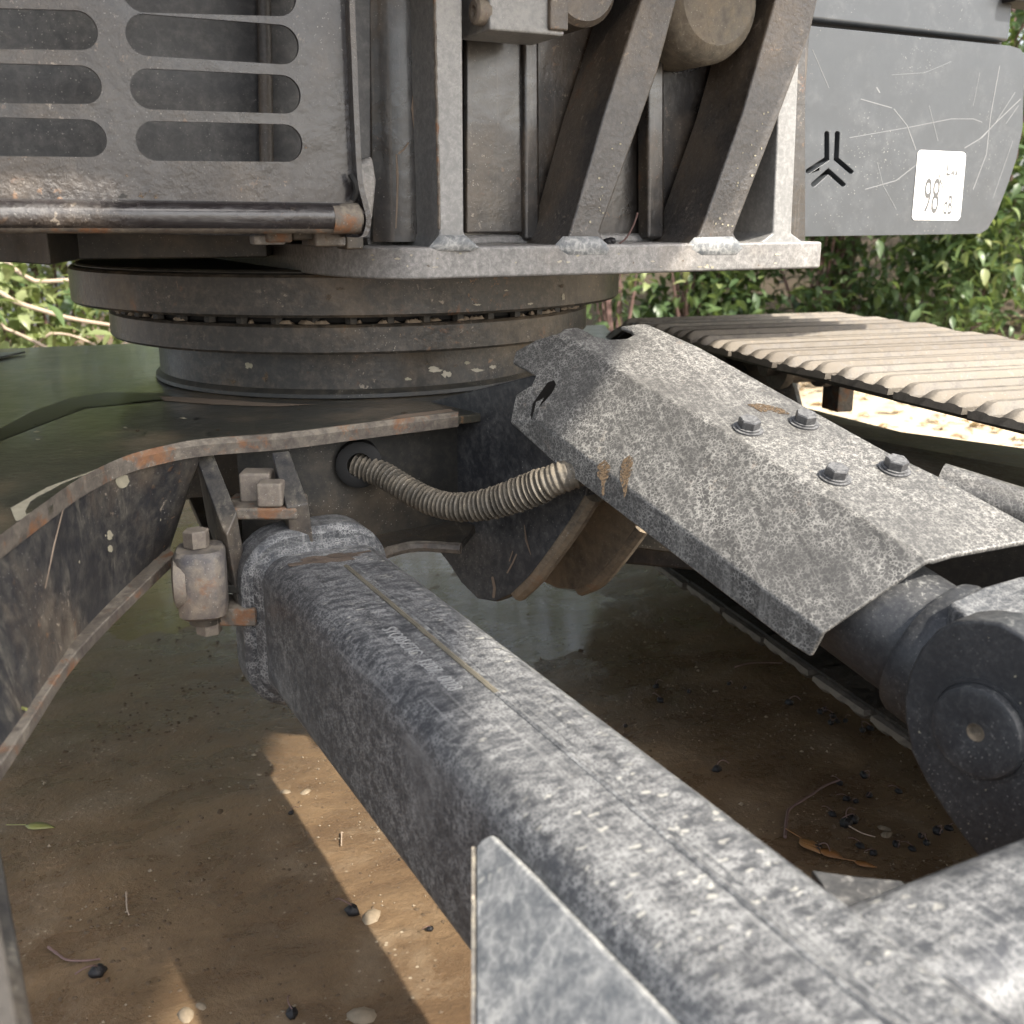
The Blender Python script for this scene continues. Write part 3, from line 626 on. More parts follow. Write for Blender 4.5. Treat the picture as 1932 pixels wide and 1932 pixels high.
LL = [gl_(u, v_) for u, v_ in ((1553, 1194), (1376, 1063), (1195, 927), (1012, 793))]
# side lip hanging down from the left facet
lipn = (V((0, 0, -1)) + (nL * .15)).normalized()
lipx = [(1528, 1240), (1490, 1216), (1370, 1124), (1210, 1000), (1048, 876), (962, 797)]
lp = [PL(u, v_, LL[0], (LL[0] - LL[3]).cross(V((0, 0, 1))).normalized()) for u, v_ in lipx]
rear = [PL(u, v_, FA, ((F1[3] - F1[4]).cross(LL[3] - F1[4])).normalized()) for u, v_ in ((1012, 640), (972, 662), (966, 684), (1010, 708), (1003, 725), (972, 744))]
vv = top_poly + F1 + LL + lp + rear
iT = list(range(len(top_poly))); iF = [len(iT) + k for k in range(5)]; iL = [iF[-1] + 1 + k for k in range(4)]; iP = [iL[-1] + 1 + k for k in range(6)]; iR = [iP[-1] + 1 + k for k in range(6)]
fc = [tuple(iT + iF), (iF[0], iF[1], iL[1], iL[0]), (iF[1], iF[2], iL[2], iL[1]), (iF[2], iF[3], iL[3], iL[2]),
      (iF[3], iF[4], iR[0], iR[1], iR[2], iR[3], iR[4], iR[5], iP[5], iL[3]),
      (iL[0], iL[1], iP[2], iP[1], iP[0]), (iL[1], iL[2], iP[3], iP[2]), (iL[2], iL[3], iP[5], iP[4], iP[3])]
guard = ob('cylinder_guard', (vv, fc), 'guard', EX, solid=.007, smooth=20, label='folded grey steel guard bolted over the blade cylinder')
guard.modifiers[0].offset = 1 if guard.data.polygons[0].normal.z < 0 else -1
q = guard.modifiers.new('bevel', 'BEVEL'); q.width = .007; q.segments = 3; q.limit_method = 'ANGLE'; q.angle_limit = R(18); q.harden_normals = True
gbm = mesh(hexbolt(.0135, .0125, .0185), 'bolt', name='bolt')
for i, (u, v_) in enumerate(((1411, 810), (1517, 799), (1575, 902), (1687, 886))):
    place('bolt', gbm, guard, orient(gt(u, v_), nT, .3 + i * .37))

def decal(name, px, f, nrm, mat, par, h=.0009): return ob(name, prism([f(*q) + nrm * h for q in px], -nrm * .0006), mat, par)
M['drip'] = plain('brown_drip', (.13, .09, .055), .6)
_nt = M['drip'].node_tree; _tr = _nt.nodes.new('ShaderNodeBsdfTransparent'); _mx = _nt.nodes.new('ShaderNodeMixShader'); _tc = _nt.nodes.new('ShaderNodeTexCoord')
L(_nt, mr(_nt, noi(_nt, _tc.outputs['Object'], 260, 5, .7), .40, .56, 0, .85), _mx.inputs[0]); L(_nt, _tr.outputs[0], _mx.inputs[1]); L(_nt, _nt.nodes['Principled BSDF'].outputs[0], _mx.inputs[2]); L(_nt, _mx.outputs[0], _nt.nodes['Material Output'].inputs[0])
decal('rust_drip', [(1128, 878), (1142, 868), (1152, 880), (1148, 900), (1141, 912), (1140, 935), (1136, 935), (1135, 908), (1127, 898)], gl_, nL, 'drip', guard)
decal('rust_drip', [(1176, 868), (1188, 859), (1195, 866), (1193, 888), (1186, 905), (1182, 930), (1178, 940), (1176, 925), (1170, 905), (1171, 885)], gl_, nL, 'drip', guard)
decal('rust_patch', [(1408, 764), (1430, 762), (1450, 765), (1475, 772), (1490, 782), (1470, 781), (1455, 776), (1436, 778), (1424, 771)], gt, nT, 'drip', guard)

# --- dozer cylinder and its eye
gd = (FA - FB).normalized()
CE = PY(1772, 1232, 1.03)
fwdc = -gd
cyl = ob('blade_cylinder', lathe(CE, gd, [(.066, -.005), (.068, .0), (.068, .50)], 56), 'lug', EX, smooth=40)
ob('cylinder_collar', lathe(CE, gd, [(.055, -.028), (.077, -.026), (.080, -.020), (.080, .005), (.077, .012), (.0675, .016)], 56), 'lug', cyl, smooth=30)
ob('weld_seam', lathe(CE, gd, [(.056, -.047), (.064, -.040), (.062, -.029), (.05, -.026)], 48), 'mudedge', cyl, smooth=60)
PIN = PY(1836, 1378, .86); PA = V((.80, .60, 0)).normalized()
ob('cylinder_eye', join(lathe(PIN + PA * .055, PA, [(.066, 0), (.070, .004), (.070, .086), (.066, .09)], 48),
                        loft([[CE + fwdc * .01 + a * .056 for a in (V((.8, .6, 0)), Z, -V((.8, .6, 0)), -Z)], [PIN + PA * .10 + a * .05 for a in (V((.8, .6, 0)), Z, -V((.8, .6, 0)), -Z)]])), 'lug', cyl, smooth=40)
def lug(off, th, name, mat):
    s_ = V((PA.y, -PA.x, 0)); c = PIN + PA * off; prof = []
    for a in range(-20, 201, 10): prof.append(c + s_ * math.cos(R(a)) * -.086 * 1 + Z * math.sin(R(a)) * .086)
    prof += [c + s_ * .10 - Z * .20, c + s_ * .11 - Z * .26, c - s_ * .02 - Z * .26, c - s_ * .045 - Z * .155]
    return ob(name, prism(prof, PA * th), mat, EX, bevel=.004, seg=3)
s_ = V((PA.y, -PA.x, 0))
# lug outline from the photograph on the lug's own upright plane
lpx = [(1840, 1168), (1800, 1172), (1765, 1190), (1735, 1225), (1714, 1270), (1704, 1318), (1706, 1360), (1718, 1420), (1745, 1475), (1780, 1530), (1815, 1580), (1850, 1625), (1990, 1625), (1990, 1500), (2010, 1400), (2000, 1300), (1970, 1240), (1930, 1200), (1885, 1175)]
lg = ob('pin_lug', prism([PL(u, v_, PIN, PA) for u, v_ in lpx], PA * .042), 'lug', EX, bevel=.004, seg=3, smooth=40)
lg2 = ob('pin_lug', prism([PL(u, v_, PIN, PA) + PA * .165 for u, v_ in lpx], PA * .04), 'lug', EX, bevel=.004, seg=3, smooth=40, label='far lug plate behind the cylinder eye')
PC = PL(1848, 1378, PIN, PA)
pin = ob('pivot_pin', lathe(PC, -PA, [(.004, -.002), (.0085, -.002), (.0085, .007), (.037, .0095), (.0415, .008), (.0435, .004), (.0435, -.001)], 48), 'lug', lg, smooth=30)
ob('pin_bore', lathe(PC, -PA, [(.0083, .001), (.0083, .0068), (.0078, .0068), (.0060, .002), (.0003, .0015)], 24), 'mudedge', lg)
ob('pin_rim', lathe(PC, -PA, [(.0475, -.002), (.0475, .0012), (.0445, .0012), (.0440, -.002)], 48), 'lug', lg)

eb = [PY(1788, 1135, .975), PY(1850, 1105, 1.01), PY(1925, 1084, 1.05), PY(2110, 1110, 1.03), PY(2090, 1230, .93), PY(1840, 1178, .925)]
ob('cylinder_end_block', prism(eb, Z * -.10), 'arm', cyl, bevel=.006, seg=3)

# --- blade arm (square tube), flange, cross tube
ARM = (ray(-178, 367)).normalized(); AV = -ARM                      # AV: towards the camera
SA = V((-ARM.y, ARM.x, 0)).normalized() * -1                         # to the right
if SA.x < 0: SA = -SA
HA = SA.cross(-ARM).normalized()
if HA.z < 0: HA = -HA
TW, TH, TR = .165, .195, .036
TL = PY(486, 1048, 1.300)                                            # virtual upper left edge at the flange
A0c = TL + SA * TW / 2 - HA * TH / 2
def armp(s_, a, h): return A0c + AV * s_ + SA * a + HA * h
arm = ob('blade_arm', loft([rrect(A0c + AV * s, SA, HA, TW, TH, TR, 7) for s in (-.03, .2, .45, .7, 1.15)]), 'arm', EX, smooth=40, label='square tube arm caked with white dust and stamped numbers')
ob('arm_flange', loft([rrect(A0c + AV * s - SA * .005, SA, HA, TW + d - .008, TH + d + .010, TR + d / 2 + .010, 8) for s, d in ((-.05, .036), (-.046, .045), (-.004, .045), (.0, .040), (.004, .028))]), 'arm', arm, smooth=30)
ob('flange_weld', loft([rrect(A0c + AV * s, SA, HA, TW + d, TH + d, TR + d / 2, 8) for s, d in ((.002, .022), (.012, .008), (.016, .0))], caps=False), 'arm', arm, smooth=80)
# seam weld along the top
sw = [armp(s / 100, .004 + .0006 * noise.noise(V((s * .7, 0, 0))), TH / 2 - .0022 + .0004 * noise.noise(V((s * 1.7, 3, 0)))) for s in range(9, 115, 1)]
ob('seam_weld', tube(sw, lambda t: .0042, 8), 'arm', arm)
ob('rusty_seam', tube([q + HA * .0002 for q in sw[:46]], lambda t: .0042 * (1 if t < .9 else (1 - t) * 10), 8), steel('seam_steel', base=(.05, .045, .036), dust=(.17, .15, .11), film=.6, thr=.56, rust=.6, rthr=.64, rough=.6), arm)
ob('seam_weld', tube([q + SA * .011 for q in sw], lambda t: .0028, 6), 'arm', arm)
text('SYQ05CTC   1207   0028', armp(.300, -.034, TH / 2 + .0003), AV, SA, .023, 'stamp', arm, .70, bold=-.0002, ext=.0003, name='stamped_number')
# dark oil stain where paint is missing on top near the flange
def blob(c, ex, ey, w_, h_, n=34, jag=.35, th=.0006, seed=1):
    r2 = random.Random(seed); nrm = ex.cross(ey).normalized(); nrm = nrm if nrm.z > 0 else -nrm; pts = []
    for i in range(n):
        a = 2 * math.pi * i / n; k = 1 + (r2.random() - .5) * 2 * jag
        pts.append(c + ex * math.cos(a) * w_ * k + ey * math.sin(a) * h_ * k)
    return prism(pts, nrm * th)
ob('bare_patch', blob(armp(.055, -.004, TH / 2 + .0002), SA, AV, .046, .015, seed=4), steel('bare_brown', base=(.05, .038, .03), dust=(.16, .12, .09), film=.3, rough=.5), arm)
ob('junction_weld', tube([armp(k / 100, TW / 2 - .0106 + .0006 * noise.noise(V((k, 0, 0))), TH / 2 - .0106) for k in range(88, 112)], lambda t: .0040 + .0010 * noise.noise(V((t * 60, 2, 0))), 8), 'arm', arm)
# pivot ears and catch behind the flange
for (px, nm) in (([(368, 858), (400, 850), (447, 966), (428, 1010), (420, 1000)], 'pivot_ear'), ([(512, 853), (546, 850), (582, 950), (540, 958)], 'pivot_ear')):
    pts = []
    for i, (u, v_) in enumerate(px):
        y_ = 1.375 - (v_ - 850) / 150 * .075; pts.append(PY(u, v_, y_))
    ob(nm, prism(pts, V((.006, .01, -.10))), 'leg', EX, bevel=.002)
ob('catch_clip', box(PY(486, 915, 1.37), (.0205, 0, 0), (0, .018, 0), (0, 0, .020)), 'rbolt', EX, bevel=.004)
ob('catch_clip', box(PY(512, 930, 1.335), (.0165, 0, 0), (0, .015, 0), (0, 0, .016)), 'rbolt', EX, bevel=.004)
ob('catch_base', box(PY(500, 955, 1.36), (.05, 0, 0), (0, .04, 0), (0, 0, .008)), 'rusty', EX, bevel=.004)
# pin block with bolts
pb = PY(381, 1090, 1.285)
blk2 = ob('pin_block', loft([rrect(pb + Z * z, V((.98, .18, 0)), V((-.18, .98, 0)), w_, w_ * 1.1, w_ * .30, 4) for z, w_ in ((-.048, .052), (-.044, .060), (.036, .062), (.041, .055))]), 'blockm', EX, smooth=40)
ob('pin_collar', lathe(pb + V((-.020, -.006, 0)), V((-1, -.2, 0)), [(.035, -.004), (.037, .0), (.037, .010), (.030, .013)], 28), 'rbolt', blk2)
bm_ = mesh(hexbolt(.0165, .022, 0), 'rbolt', name='b')
place('bolt_head', bm_, blk2, Matrix.Translation(pb + Z * .040 + V((-.003, 0, 0))))
place('bolt_head', bm_, blk2, Matrix.Translation(pb - Z * .077 + V((.004, 0, 0))))
ob('pin_shank', lathe(pb - Z * .06, Z, [(.02, 0), (.02, .02)], 20), 'dark', blk2)
ob('pin_lower_plate', box(pb + V((.035, .03, -.055)), (.03, 0, 0), (0, .03, 0), (0, 0, .012)), 'rusty', blk2, bevel=.003)

# cross tube from the apex to the right
zx = armp(.80, 0, TH / 2).z
X1 = PZ(1600, 1650, zx - .008); X2 = PZ(1932, 1528, zx - .008); XD = (X2 - X1); XD.z = 0; XD.normalize(); XS = V((XD.y, -XD.x, 0))
if XS.y > 0: XS = -XS
ob('cross_tube', loft([rrect(X1 + XS * .068 + XD * s - Z * .07, XS, Z, .136, .14, .045, 8) for s in (-.08, .3, .9)]), 'arm', EX, smooth=40, label='right hand tube of the blade frame, rounded and grey')
# gusset at the inner corner
gz = X1.z - .085
ob('corner_gusset', prism([PZ(1530, 1640, gz), PZ(1610, 1652, gz), PZ(1700, 1660, gz), PZ(1740, 1690, gz), PZ(1640, 1790, gz)], -Z * .012), 'paint', EX, bevel=.002, label='small plate with shiny flecks in the corner of the tubes')
# pale brace plate on the left of the arm
gpl = armp(.60, -TW / 2 - .0015, TH / 2 - .022); gB = armp(.95, -TW / 2 - .0015, TH / 2 - .022); gC = PZ(896, 2300, .27)
gn = (gB - gpl).cross(gC - gpl).normalized()
if gn.z < 0: gn = -gn
bp_ = [PL(u, v_, gpl, gn) for u, v_ in ((896, 2500), (896, 1598), (908, 1582), (926, 1573), (945, 1592), (1010, 1655), (1120, 1770), (1300, 1955), (1500, 2160), (1500, 2500))]
ob('brace_plate', prism(bp_, -gn * .016), 'pale', EX, bevel=.003, seg=2, label='pale dusty brace plate standing beside the arm')
ob('brace_edge', prism([q + gn * .001 for q in bp_[:2]] + [bp_[1] + gn * .001 - UR * .002, bp_[0] + gn * .001 - UR * .002], -gn * .018), 'leg', EX)
# dozer blade in front (below the picture)
BC = V((.46, .08, .20)); BX = V((.93, .36, 0)).normalized(); BN = V((-BX.y, BX.x, 0))
bl = []
for s in (-1.05, 1.0):
    c = BC + BX * s; prof = [c + BN * (-.03 - .06 * math.cos(t * 1.3)) + Z * (.16 * t) for t in (-1.2, -.8, -.4, 0, .4)]
    bl.append(prof + [q + BN * .02 for q in prof[::-1]])
ob('dozer_blade', loft(bl), 'pale', EX)

# --- strip at the lower left: part of the left track frame
q1, q2 = PY(-34, 1420, .86), PY(64, 1945, .56)
def strip(dx, dz, w_, h_): pass
sd = (q1 - q2); q0 = q2 - sd * .4; q9 = q1 + sd * .0
wv = V((-.055, -.008, .0)); 
ob('step_bar', loft([[a, a + V((-.030, -.004, .020)), a + V((-.10, -.02, .020)), a + V((-.10, -.02, -.05)), a + V((0, 0, -.03))] for a in (q9, q9.lerp(q0, .3), q9.lerp(q0, .6), q0)]), 'leg', EX, bevel=.003, label='scuffed dark bar at the lower left')
q3, q4 = PY(-24, 1600, .70), PY(36, 1945, .50)
e3 = q3 - q4; q4b = q4 - e3 * .5
ob('lit_bar_top', loft([[a, a + V((-.07, -.01, .012)), a + V((-.07, -.01, -.02)), a + V((0, 0, -.016))] for a in (q3 + e3 * .4, q4b)]), 'shoe', EX, bevel=.003, label='sunlit cream top of the bar at the lower left corner')  # the bar's sunlit top: cream colour stands in for the sun

# ------------------------------------------------------------------ right track
TD = V((-.304, .953, 0)).normalized(); TR_ = V((TD.y, -TD.x, 0)); TZ = .635; TWD = .62
tn = PZ(1932, 760, TZ); t0 = tn - TD * 1.1                          # inner edge line
tn.z = 0; t0.z = 0
LEN = 2.30; RAD = .262; pitch = .158
track = ob('track', box(t0 + TR_ * .27 + TD * (LEN / 2 + .05) + Z * .30, TR_ * .055, TD * (LEN / 2), Z * .05), 'chain', EX, bevel=.006, label='right steel track with dusty pale shoes')
# shoe profile along travel (s) and height (h): three grousers
prof = [(-.072, -.010), (-.074, .000)]
for c, hh in ((-.050, 1.), (0, .8), (.050, 1.)): prof += [(c - .017, .000), (c - .013, .009 * hh), (c - .008, .0155 * hh), (c + .006, .0155 * hh), (c + .011, .009 * hh), (c + .015, .000)]
prof += [(.073, .000), (.072, -.010)]
def shoe_mesh():
    secs = []
    for x, k in ((0, .15), (.006, .6), (.014, .9), (.022, 1), (TWD - .04, 1), (TWD - .012, .6), (TWD, .1)):
        secs.append([V((x, s, h * (k if h > 0 else 1))) for s, h in prof])
    return mesh(loft(secs), 'shoe', 28, 'track_shoe')
sm_ = shoe_mesh()
lk = mesh(join(box((.20, 0, -.026), (.018, 0, 0), (0, .075, 0), (0, 0, .014)), box((.36, 0, -.026), (.018, 0, 0), (0, .075, 0), (0, 0, .014)),
               lathe((.18, -.05, -.028), (1, 0, 0), [(.012, 0), (.012, .20)], 12), box((.31, 0, -.014), (.30, 0, 0), (0, .084, 0), (0, 0, .003))), 'chain', name='track_link')  # last box: wide plate added to block sun through the shoe gaps
per = 2 * LEN + 2 * math.pi * (RAD); nsh = int(per / pitch); pt = per / nsh
for k in range(nsh):
    s = k * pt; h0 = TZ - .020
    if s < LEN: p_ = t0 + TD * s + Z * h0; ax, up_ = TD, Z; p_ = p_ - Z * .004 * math.sin(math.pi * s / LEN)
    elif s < LEN + math.pi * RAD:
        a = (s - LEN) / RAD; p_ = t0 + TD * (LEN + math.sin(a) * RAD) + Z * (h0 - RAD + math.cos(a) * RAD); ax = TD * math.cos(a) - Z * math.sin(a); up_ = TD * math.sin(a) + Z * math.cos(a)
    elif s < 2 * LEN + math.pi * RAD:
        p_ = t0 + TD * (LEN - (s - LEN - math.pi * RAD)) + Z * (h0 - 2 * RAD); ax, up_ = -TD, -Z
    else:
        a = math.pi + (s - 2 * LEN - math.pi * RAD) / RAD; p_ = t0 + TD * math.sin(a) * RAD + Z * (h0 - RAD + math.cos(a) * RAD); ax = TD * math.cos(a) - Z * math.sin(a); up_ = TD * math.sin(a) + Z * math.cos(a)
    m4 = Matrix((TR_, ax, up_)).transposed().to_4x4(); m4.translation = p_ + V((rnd.uniform(-.002, .002), 0, 0))
    place('track_shoe', sm_, track, m4 @ Matrix.Rotation(R(rnd.uniform(-1.6, 1.6)), 4, 'X') @ Matrix.Translation((0, 0, rnd.uniform(-.002, .002)))); place('track_link', lk, track, m4)
# track frame, carrier rollers, idler, sprocket
tfr = t0 + TR_ * .23; tf = []
for s, z1 in ((.25, .43), (.9, .45), (1.0, .46), (1.12, .46), (1.2, .44), (1.35, .435), (1.8, .43), (2.2, .42)):
    c = tfr + TD * s; tf.append([c + Z * .16, c + Z * (z1 - .02), c + TR_ * .03 + Z * z1, c + TR_ * .19 + Z * z1, c + TR_ * .22 + Z * .16])
ob('track_frame', loft(tf), 'leg', EX, bevel=.003, smooth=40)
for s in (2.02,):
    rc_ = tfr + TD * s + TR_ * -.02 + Z * .555
    rl = ob('carrier_roller', lathe(rc_, TR_, [(.022, -.03), (.022, 0), (.050, 0), (.052, .012), (.050, .020), (.040, .024), (.040, .10), (.052, .104), (.052, .125), (.02, .13)], 32), 'rbolt', EX, smooth=30)
ob('roller_bracket', box(tfr + TD * 2.02 + TR_ * .14 + Z * .50, TR_ * .02, TD * .03, Z * .05), 'rusty', EX, bevel=.003)
for s, nm in ((0, 'idler_wheel'), (LEN, 'sprocket')):
    ob(nm, lathe(t0 + TR_ * .20 + TD * s + Z * (TZ - .022 - RAD), TR_, [(.06, 0), (.20, .01), (.215, .03), (.215, .13), (.20, .15), (.06, .16)], 40), 'chain', EX, smooth=30)
for s in (.4, .7, 1.0, 1.3, 1.6, 1.9):
    ob('track_roller', lathe(t0 + TR_ * .2 + TD * s + Z * .16, TR_, [(.05, 0), (.06, .02), (.06, .14), (.05, .16)], 24), 'chain', EX)
# leg joining carbody and right track frame
a0 = V((.05, 1.78, 0)); a1 = tfr + TD * 1.15 + TR_ * .01
ob('right_leg', loft([[c + V((-.1, .05, 0)) + Z * .36, c + V((-.03, -.13, 0)) + Z * .36, c + V((-.03, -.13, 0)) + Z * z, c + V((0, .12, 0)) + Z * z] for c, z in ((a0, .555), (a0.lerp(a1, .5), .53), (a1, .48))]), 'dark', EX, bevel=.004)
ob('front_right_leg', prism([V((.0, 1.86, .30)), V((.12, 1.70, .30)), V((.45, 1.60, .30)), V((.95, 1.42, .30)), V((1.0, 1.75, .30)), V((.55, 2.15, .30)), V((.1, 2.35, .30))], Z * .165), 'leg', EX, bevel=.006)
# grey tube seen past the guard on the right edge
g1, g2 = PY(1770, 915, 1.27), PY(1990, 985, 1.20)
ob('hose_cover', tube([g1, g2, g2 + (g2 - g1) * .8], .028, 20), 'guard', EX, label='smooth grey tube past the guard on the right')

# ------------------------------------------------------------------ ground
def gz_(x, y):
    r_ = noise.noise(V((x * 1.1, y * 1.1, 0))) * .012 + noise.noise(V((x * 4, y * 4, 3))) * .006 + noise.noise(V((x * 14, y * 18, 7))) * .0022
    tx_ = (x - .60) * .953 + (y - 1.2) * .304
    if y < 6: r_ -= .009 * max(0, min(1, (y + x * .25 - 1.55) / .5)) * max(0, min(1, (.5 - x) / .3))
    d = math.hypot(x, y - 1)
    if d < 3: r_ += noise.noise(V((x * 45, y * 45, 1))) * .0010
    far = x * .55 + y * .85
    if y > 0: r_ += max(0, min(1, (far - 5.0) / 3.0)) ** 1.3 * .75 + (noise.noise(V((x, y, 9))) * .08 if far > 5 else 0)
    return r_
def lin(a, b_, n): return [a + (b_ - a) * i / n for i in range(n)]
xs = lin(-60, -8, 10) + lin(-8, -1.1, 24) + lin(-1.1, 1.3, 200) + lin(1.3, 7, 40) + lin(7, 60, 10) + [60]
ys = lin(-60, -2, 8) + lin(-2, .55, 12) + lin(.55, 2.6, 190) + lin(2.6, 9, 70) + lin(9, 70, 14) + [70]
gv = [V((x, y, gz_(x, y))) for y in ys for x in xs]; nx = len(xs)
gf = [(j * nx + i, j * nx + i + 1, (j + 1) * nx + i + 1, (j + 1) * nx + i) for j in range(len(ys) - 1) for i in range(nx - 1)]
ground = place('ground', mesh((gv, gf), 'ground', 80, 'ground')); ground['kind'] = 'structure'
water = place('puddle', mesh(([V((-1.6, .2, -.0062)), V((1.0, .2, -.0062)), V((1.0, 3.4, -.0062)), V((-1.6, 3.4, -.0062))], [(0, 1, 2, 3)]), 'water', name='puddle')); water['kind'] = 'structure'

# ------------------------------------------------------------------ leaves, berries, twigs on the ground
def on(u, v_, h=0):
    q = PZ(u, v_, 0); q.z = max(gz_(q.x, q.y), -.007) + h; return q
def leaf_vf(l_, w_, curl=.25, fold=.15, n=6):
    v_, f_ = [], []
    for i in range(n + 1):
        t = i / n; ww = w_ * math.sin(math.pi * min(1, t ** .8 * .98 + .01)) ** .9 * (1 - .25 * t); z = -curl * l_ * (t - .3) ** 2
        v_ += [V((-ww / 2, t * l_, z + fold * ww)), V((0, t * l_, z)), V((ww / 2, t * l_, z + fold * ww))]
    for i in range(n):
        for k in (0, 1): f_.append((i * 3 + k, i * 3 + k + 1, i * 3 + k + 4, i * 3 + k + 3))
    return v_, f_
def leafmesh(l_, w_, mat, **k): return mesh(leaf_vf(l_, w_, **k), mat, 80, 'leaf')
def ground_leaf(u, v_, l_, w_, rot, mat, label, tilt=0, cat='leaf', group=None):
    o = place('fallen_leaf', leafmesh(l_, w_, mat, curl=.35, fold=-.12), None, Matrix.Translation(on(u, v_, .008)) @ Matrix.Rotation(R(rot), 4, 'Z') @ Matrix.Rotation(R(tilt), 4, 'X'), solid=.0005)
    st_ = mesh(tube([V((0, .002, 0)), V((.002, -.012, .002)), V((.004, -.024, .004))], .0007, 6), mat, name='leaf_stalk')
    place('leaf_stalk', st_, o, WM[o]); return tag(o, label, cat, group)
ground_leaf(48, 1565, .042, .022, -84, 'leafyel', 'yellow-green leaf lying in the shallow water at the left')
ground_leaf(1508, 1595, .040, .026, -150, 'leafbrown', 'orange-brown wet leaf nearest the square arm', 5)
ground_leaf(1545, 1615, .036, .024, -130, 'leafbrown', 'brown wet leaf folded beside the black berry near the tube corner', 5)
ground_leaf(1610, 1640, .030, .016, -110, 'leafbrown', 'thin brown leaf strip right at the corner gusset', 3)
bry = []
for s0 in range(3):
    r2 = random.Random(s0 + 40); v_, f_ = lathe((0, 0, 0), (0, 0, 1), [(.0003, -.0042), (.0025, -.0036), (.0042, -.0012), (.0044, .001), (.0032, .0034), (.0008, .0044), (.0002, .0044)], 12)
    bry.append(mesh(([V((q.x * 1.15, q.y * .9, q.z * .85)) * (1 + r2.uniform(-.2, .2)) for q in v_], f_), 'berry', 70, 'berry'))
stalk = mesh(tube(catmull([V((0, 0, .004)), V((.003, .002, .007)), V((.008, .002, .008)), V((.013, 0, .005))], 3), .0005, 5), 'twig', name='berry_stalk')
bpx = [(1238, 1292, 1), (1246, 1318, 1.1), (1489, 1327, 1.2), (1547, 1342, 1), (1556, 1338, .9), (1571, 1350, 1), (1568, 1365, 1), (1580, 1361, .9), (1595, 1360, .8), (1628, 1378, 1), (1642, 1375, 1), (1352, 1460, 1.2), (1584, 1480, .9), (1630, 1465, 1.2), (1640, 1502, 1), (1597, 1511, .9), (1615, 1515, .8), (1695, 1493, .9), (1596, 1560, 1.6), (1610, 1553, 1.4), (1570, 1542, 1), (1768, 1572, 1.3), (1790, 1566, 1), (1622, 1604, 1), (1647, 1618, .9), (1690, 1600, 1), (1720, 1608, .9), (1748, 1596, .9), (1737, 1580, .8), (1543, 1612, 1.2), (1300, 1302, .8), (1405, 1298, .7), (1375, 1290, .7), (1180, 1372, .7), (186, 1842, 1.5), (665, 1728, 1.5), (552, 1918, 1.2), (98, 1300, 1.4), (812, 1760, .7), (550, 1545, .7)]
for i, (u, v_, s) in enumerate(bpx):
    if (u, v_) == (98, 1300): continue
    o = place('berry', bry[i % 3], None, Matrix.Translation(on(u, v_, .003 * s)) @ Matrix.Rotation(rnd.random() * 6, 4, 'Z') @ Matrix.Scale(s * 1.3, 4))
    o2 = bpy.data.objects.new('berry_stalk', stalk); C.objects.link(o2); o2.parent = o; WM[o2] = WM[o]
    side = 'on the brown mud between the arm and the guard' if u > 1000 else 'on the mud left of the arm'
    tag(o, 'small black berry lying ' + side, 'berry', 'black berries on the mud right of the arm' if u > 1000 else 'black berries on the mud left of the arm')
def twig(px, r_, label, h=.006, mat='twig'):
    pts = [on(u, v_, h) for u, v_ in px]; return tag(ob('twig', tube(resample(catmull(pts, 5), 24), lambda t: r_ * (1.1 - .4 * t) * (1 + .15 * math.sin(t * 40)), 7), mat), label, 'twig')
twig([(1480, 1592), (1484, 1550), (1492, 1535), (1530, 1510), (1556, 1490), (1584, 1479)], .0024, 'crooked purplish twig lying between the arm and the pin lug', .007)
twig([(92, 1796), (110, 1808), (128, 1820), (160, 1822), (190, 1818)], .0016, 'curved dark twig at the lower left of the mud')
twig([(239, 1690), (240, 1718), (244, 1733)], .0011, 'short yellow stalk standing on the mud left of the arm', .004, 'branch')
twig([(1386, 1262), (1420, 1256), (1475, 1254)], .0013, 'straight grey stick lying below the guard')
twig([(1600, 1565), (1625, 1580), (1650, 1588)], .0011, 'thin pale stalk beside the cluster of berries', .005, 'branch')
twig([(645, 1582), (645, 1607)], .001, 'tiny yellow stalk at the edge of the sunlit patch', .004, 'branch')
for i, (u, v_, s) in enumerate(((682, 1917, 2.6), (700, 1735, 2.2), (1668, 1563, 1.4), (1672, 1577, 1.6), (350, 1916, 1.8), (1350, 1300, .9), (488, 1420, .9), (540, 1502, 1.3), (577, 1503, 1.3), (828, 1012, .1), (730, 1560, 1.2), (810, 1420, 1.6), (1665, 1315, .8), (1340, 1745 - 150, .8), (380, 1900, 1.1))):
    if s < .5: continue
    v2, f2 = lathe((0, 0, 0), (0, 0, 1), [(.001, -.003), (.0045, -.001), (.005, .001), (.003, .003), (.0005, .0036)], 9)
    o = place('pebble', mesh(([V((q.x * 1.5, q.y, q.z)) + V((noise.noise(q * 300 + V((i, 0, 0))), noise.noise(q * 300 + V((0, i, 0))), 0)) * .0015 for q in v2], f2), 'pebble', 60), None, Matrix.Translation(on(u, v_, -.001 * s)) @ Matrix.Rotation(i * 1.3, 4, 'Z') @ Matrix.Scale(s, 4))
    if i == 0: tag(o, 'largest pale pebble at the bottom edge of the mud left of the arm', 'pebble')
    elif i == 1: tag(o, 'pale pebble touching a black berry at the edge of the sunlit patch', 'pebble')
    elif u > 1000: tag(o, 'small pale pebble half sunk in mud between the arm and the guard', 'pebble', 'pebbles right of the arm')
    else: tag(o, 'small pale pebble half sunk in mud left of the arm', 'pebble', 'pebbles left of the arm')
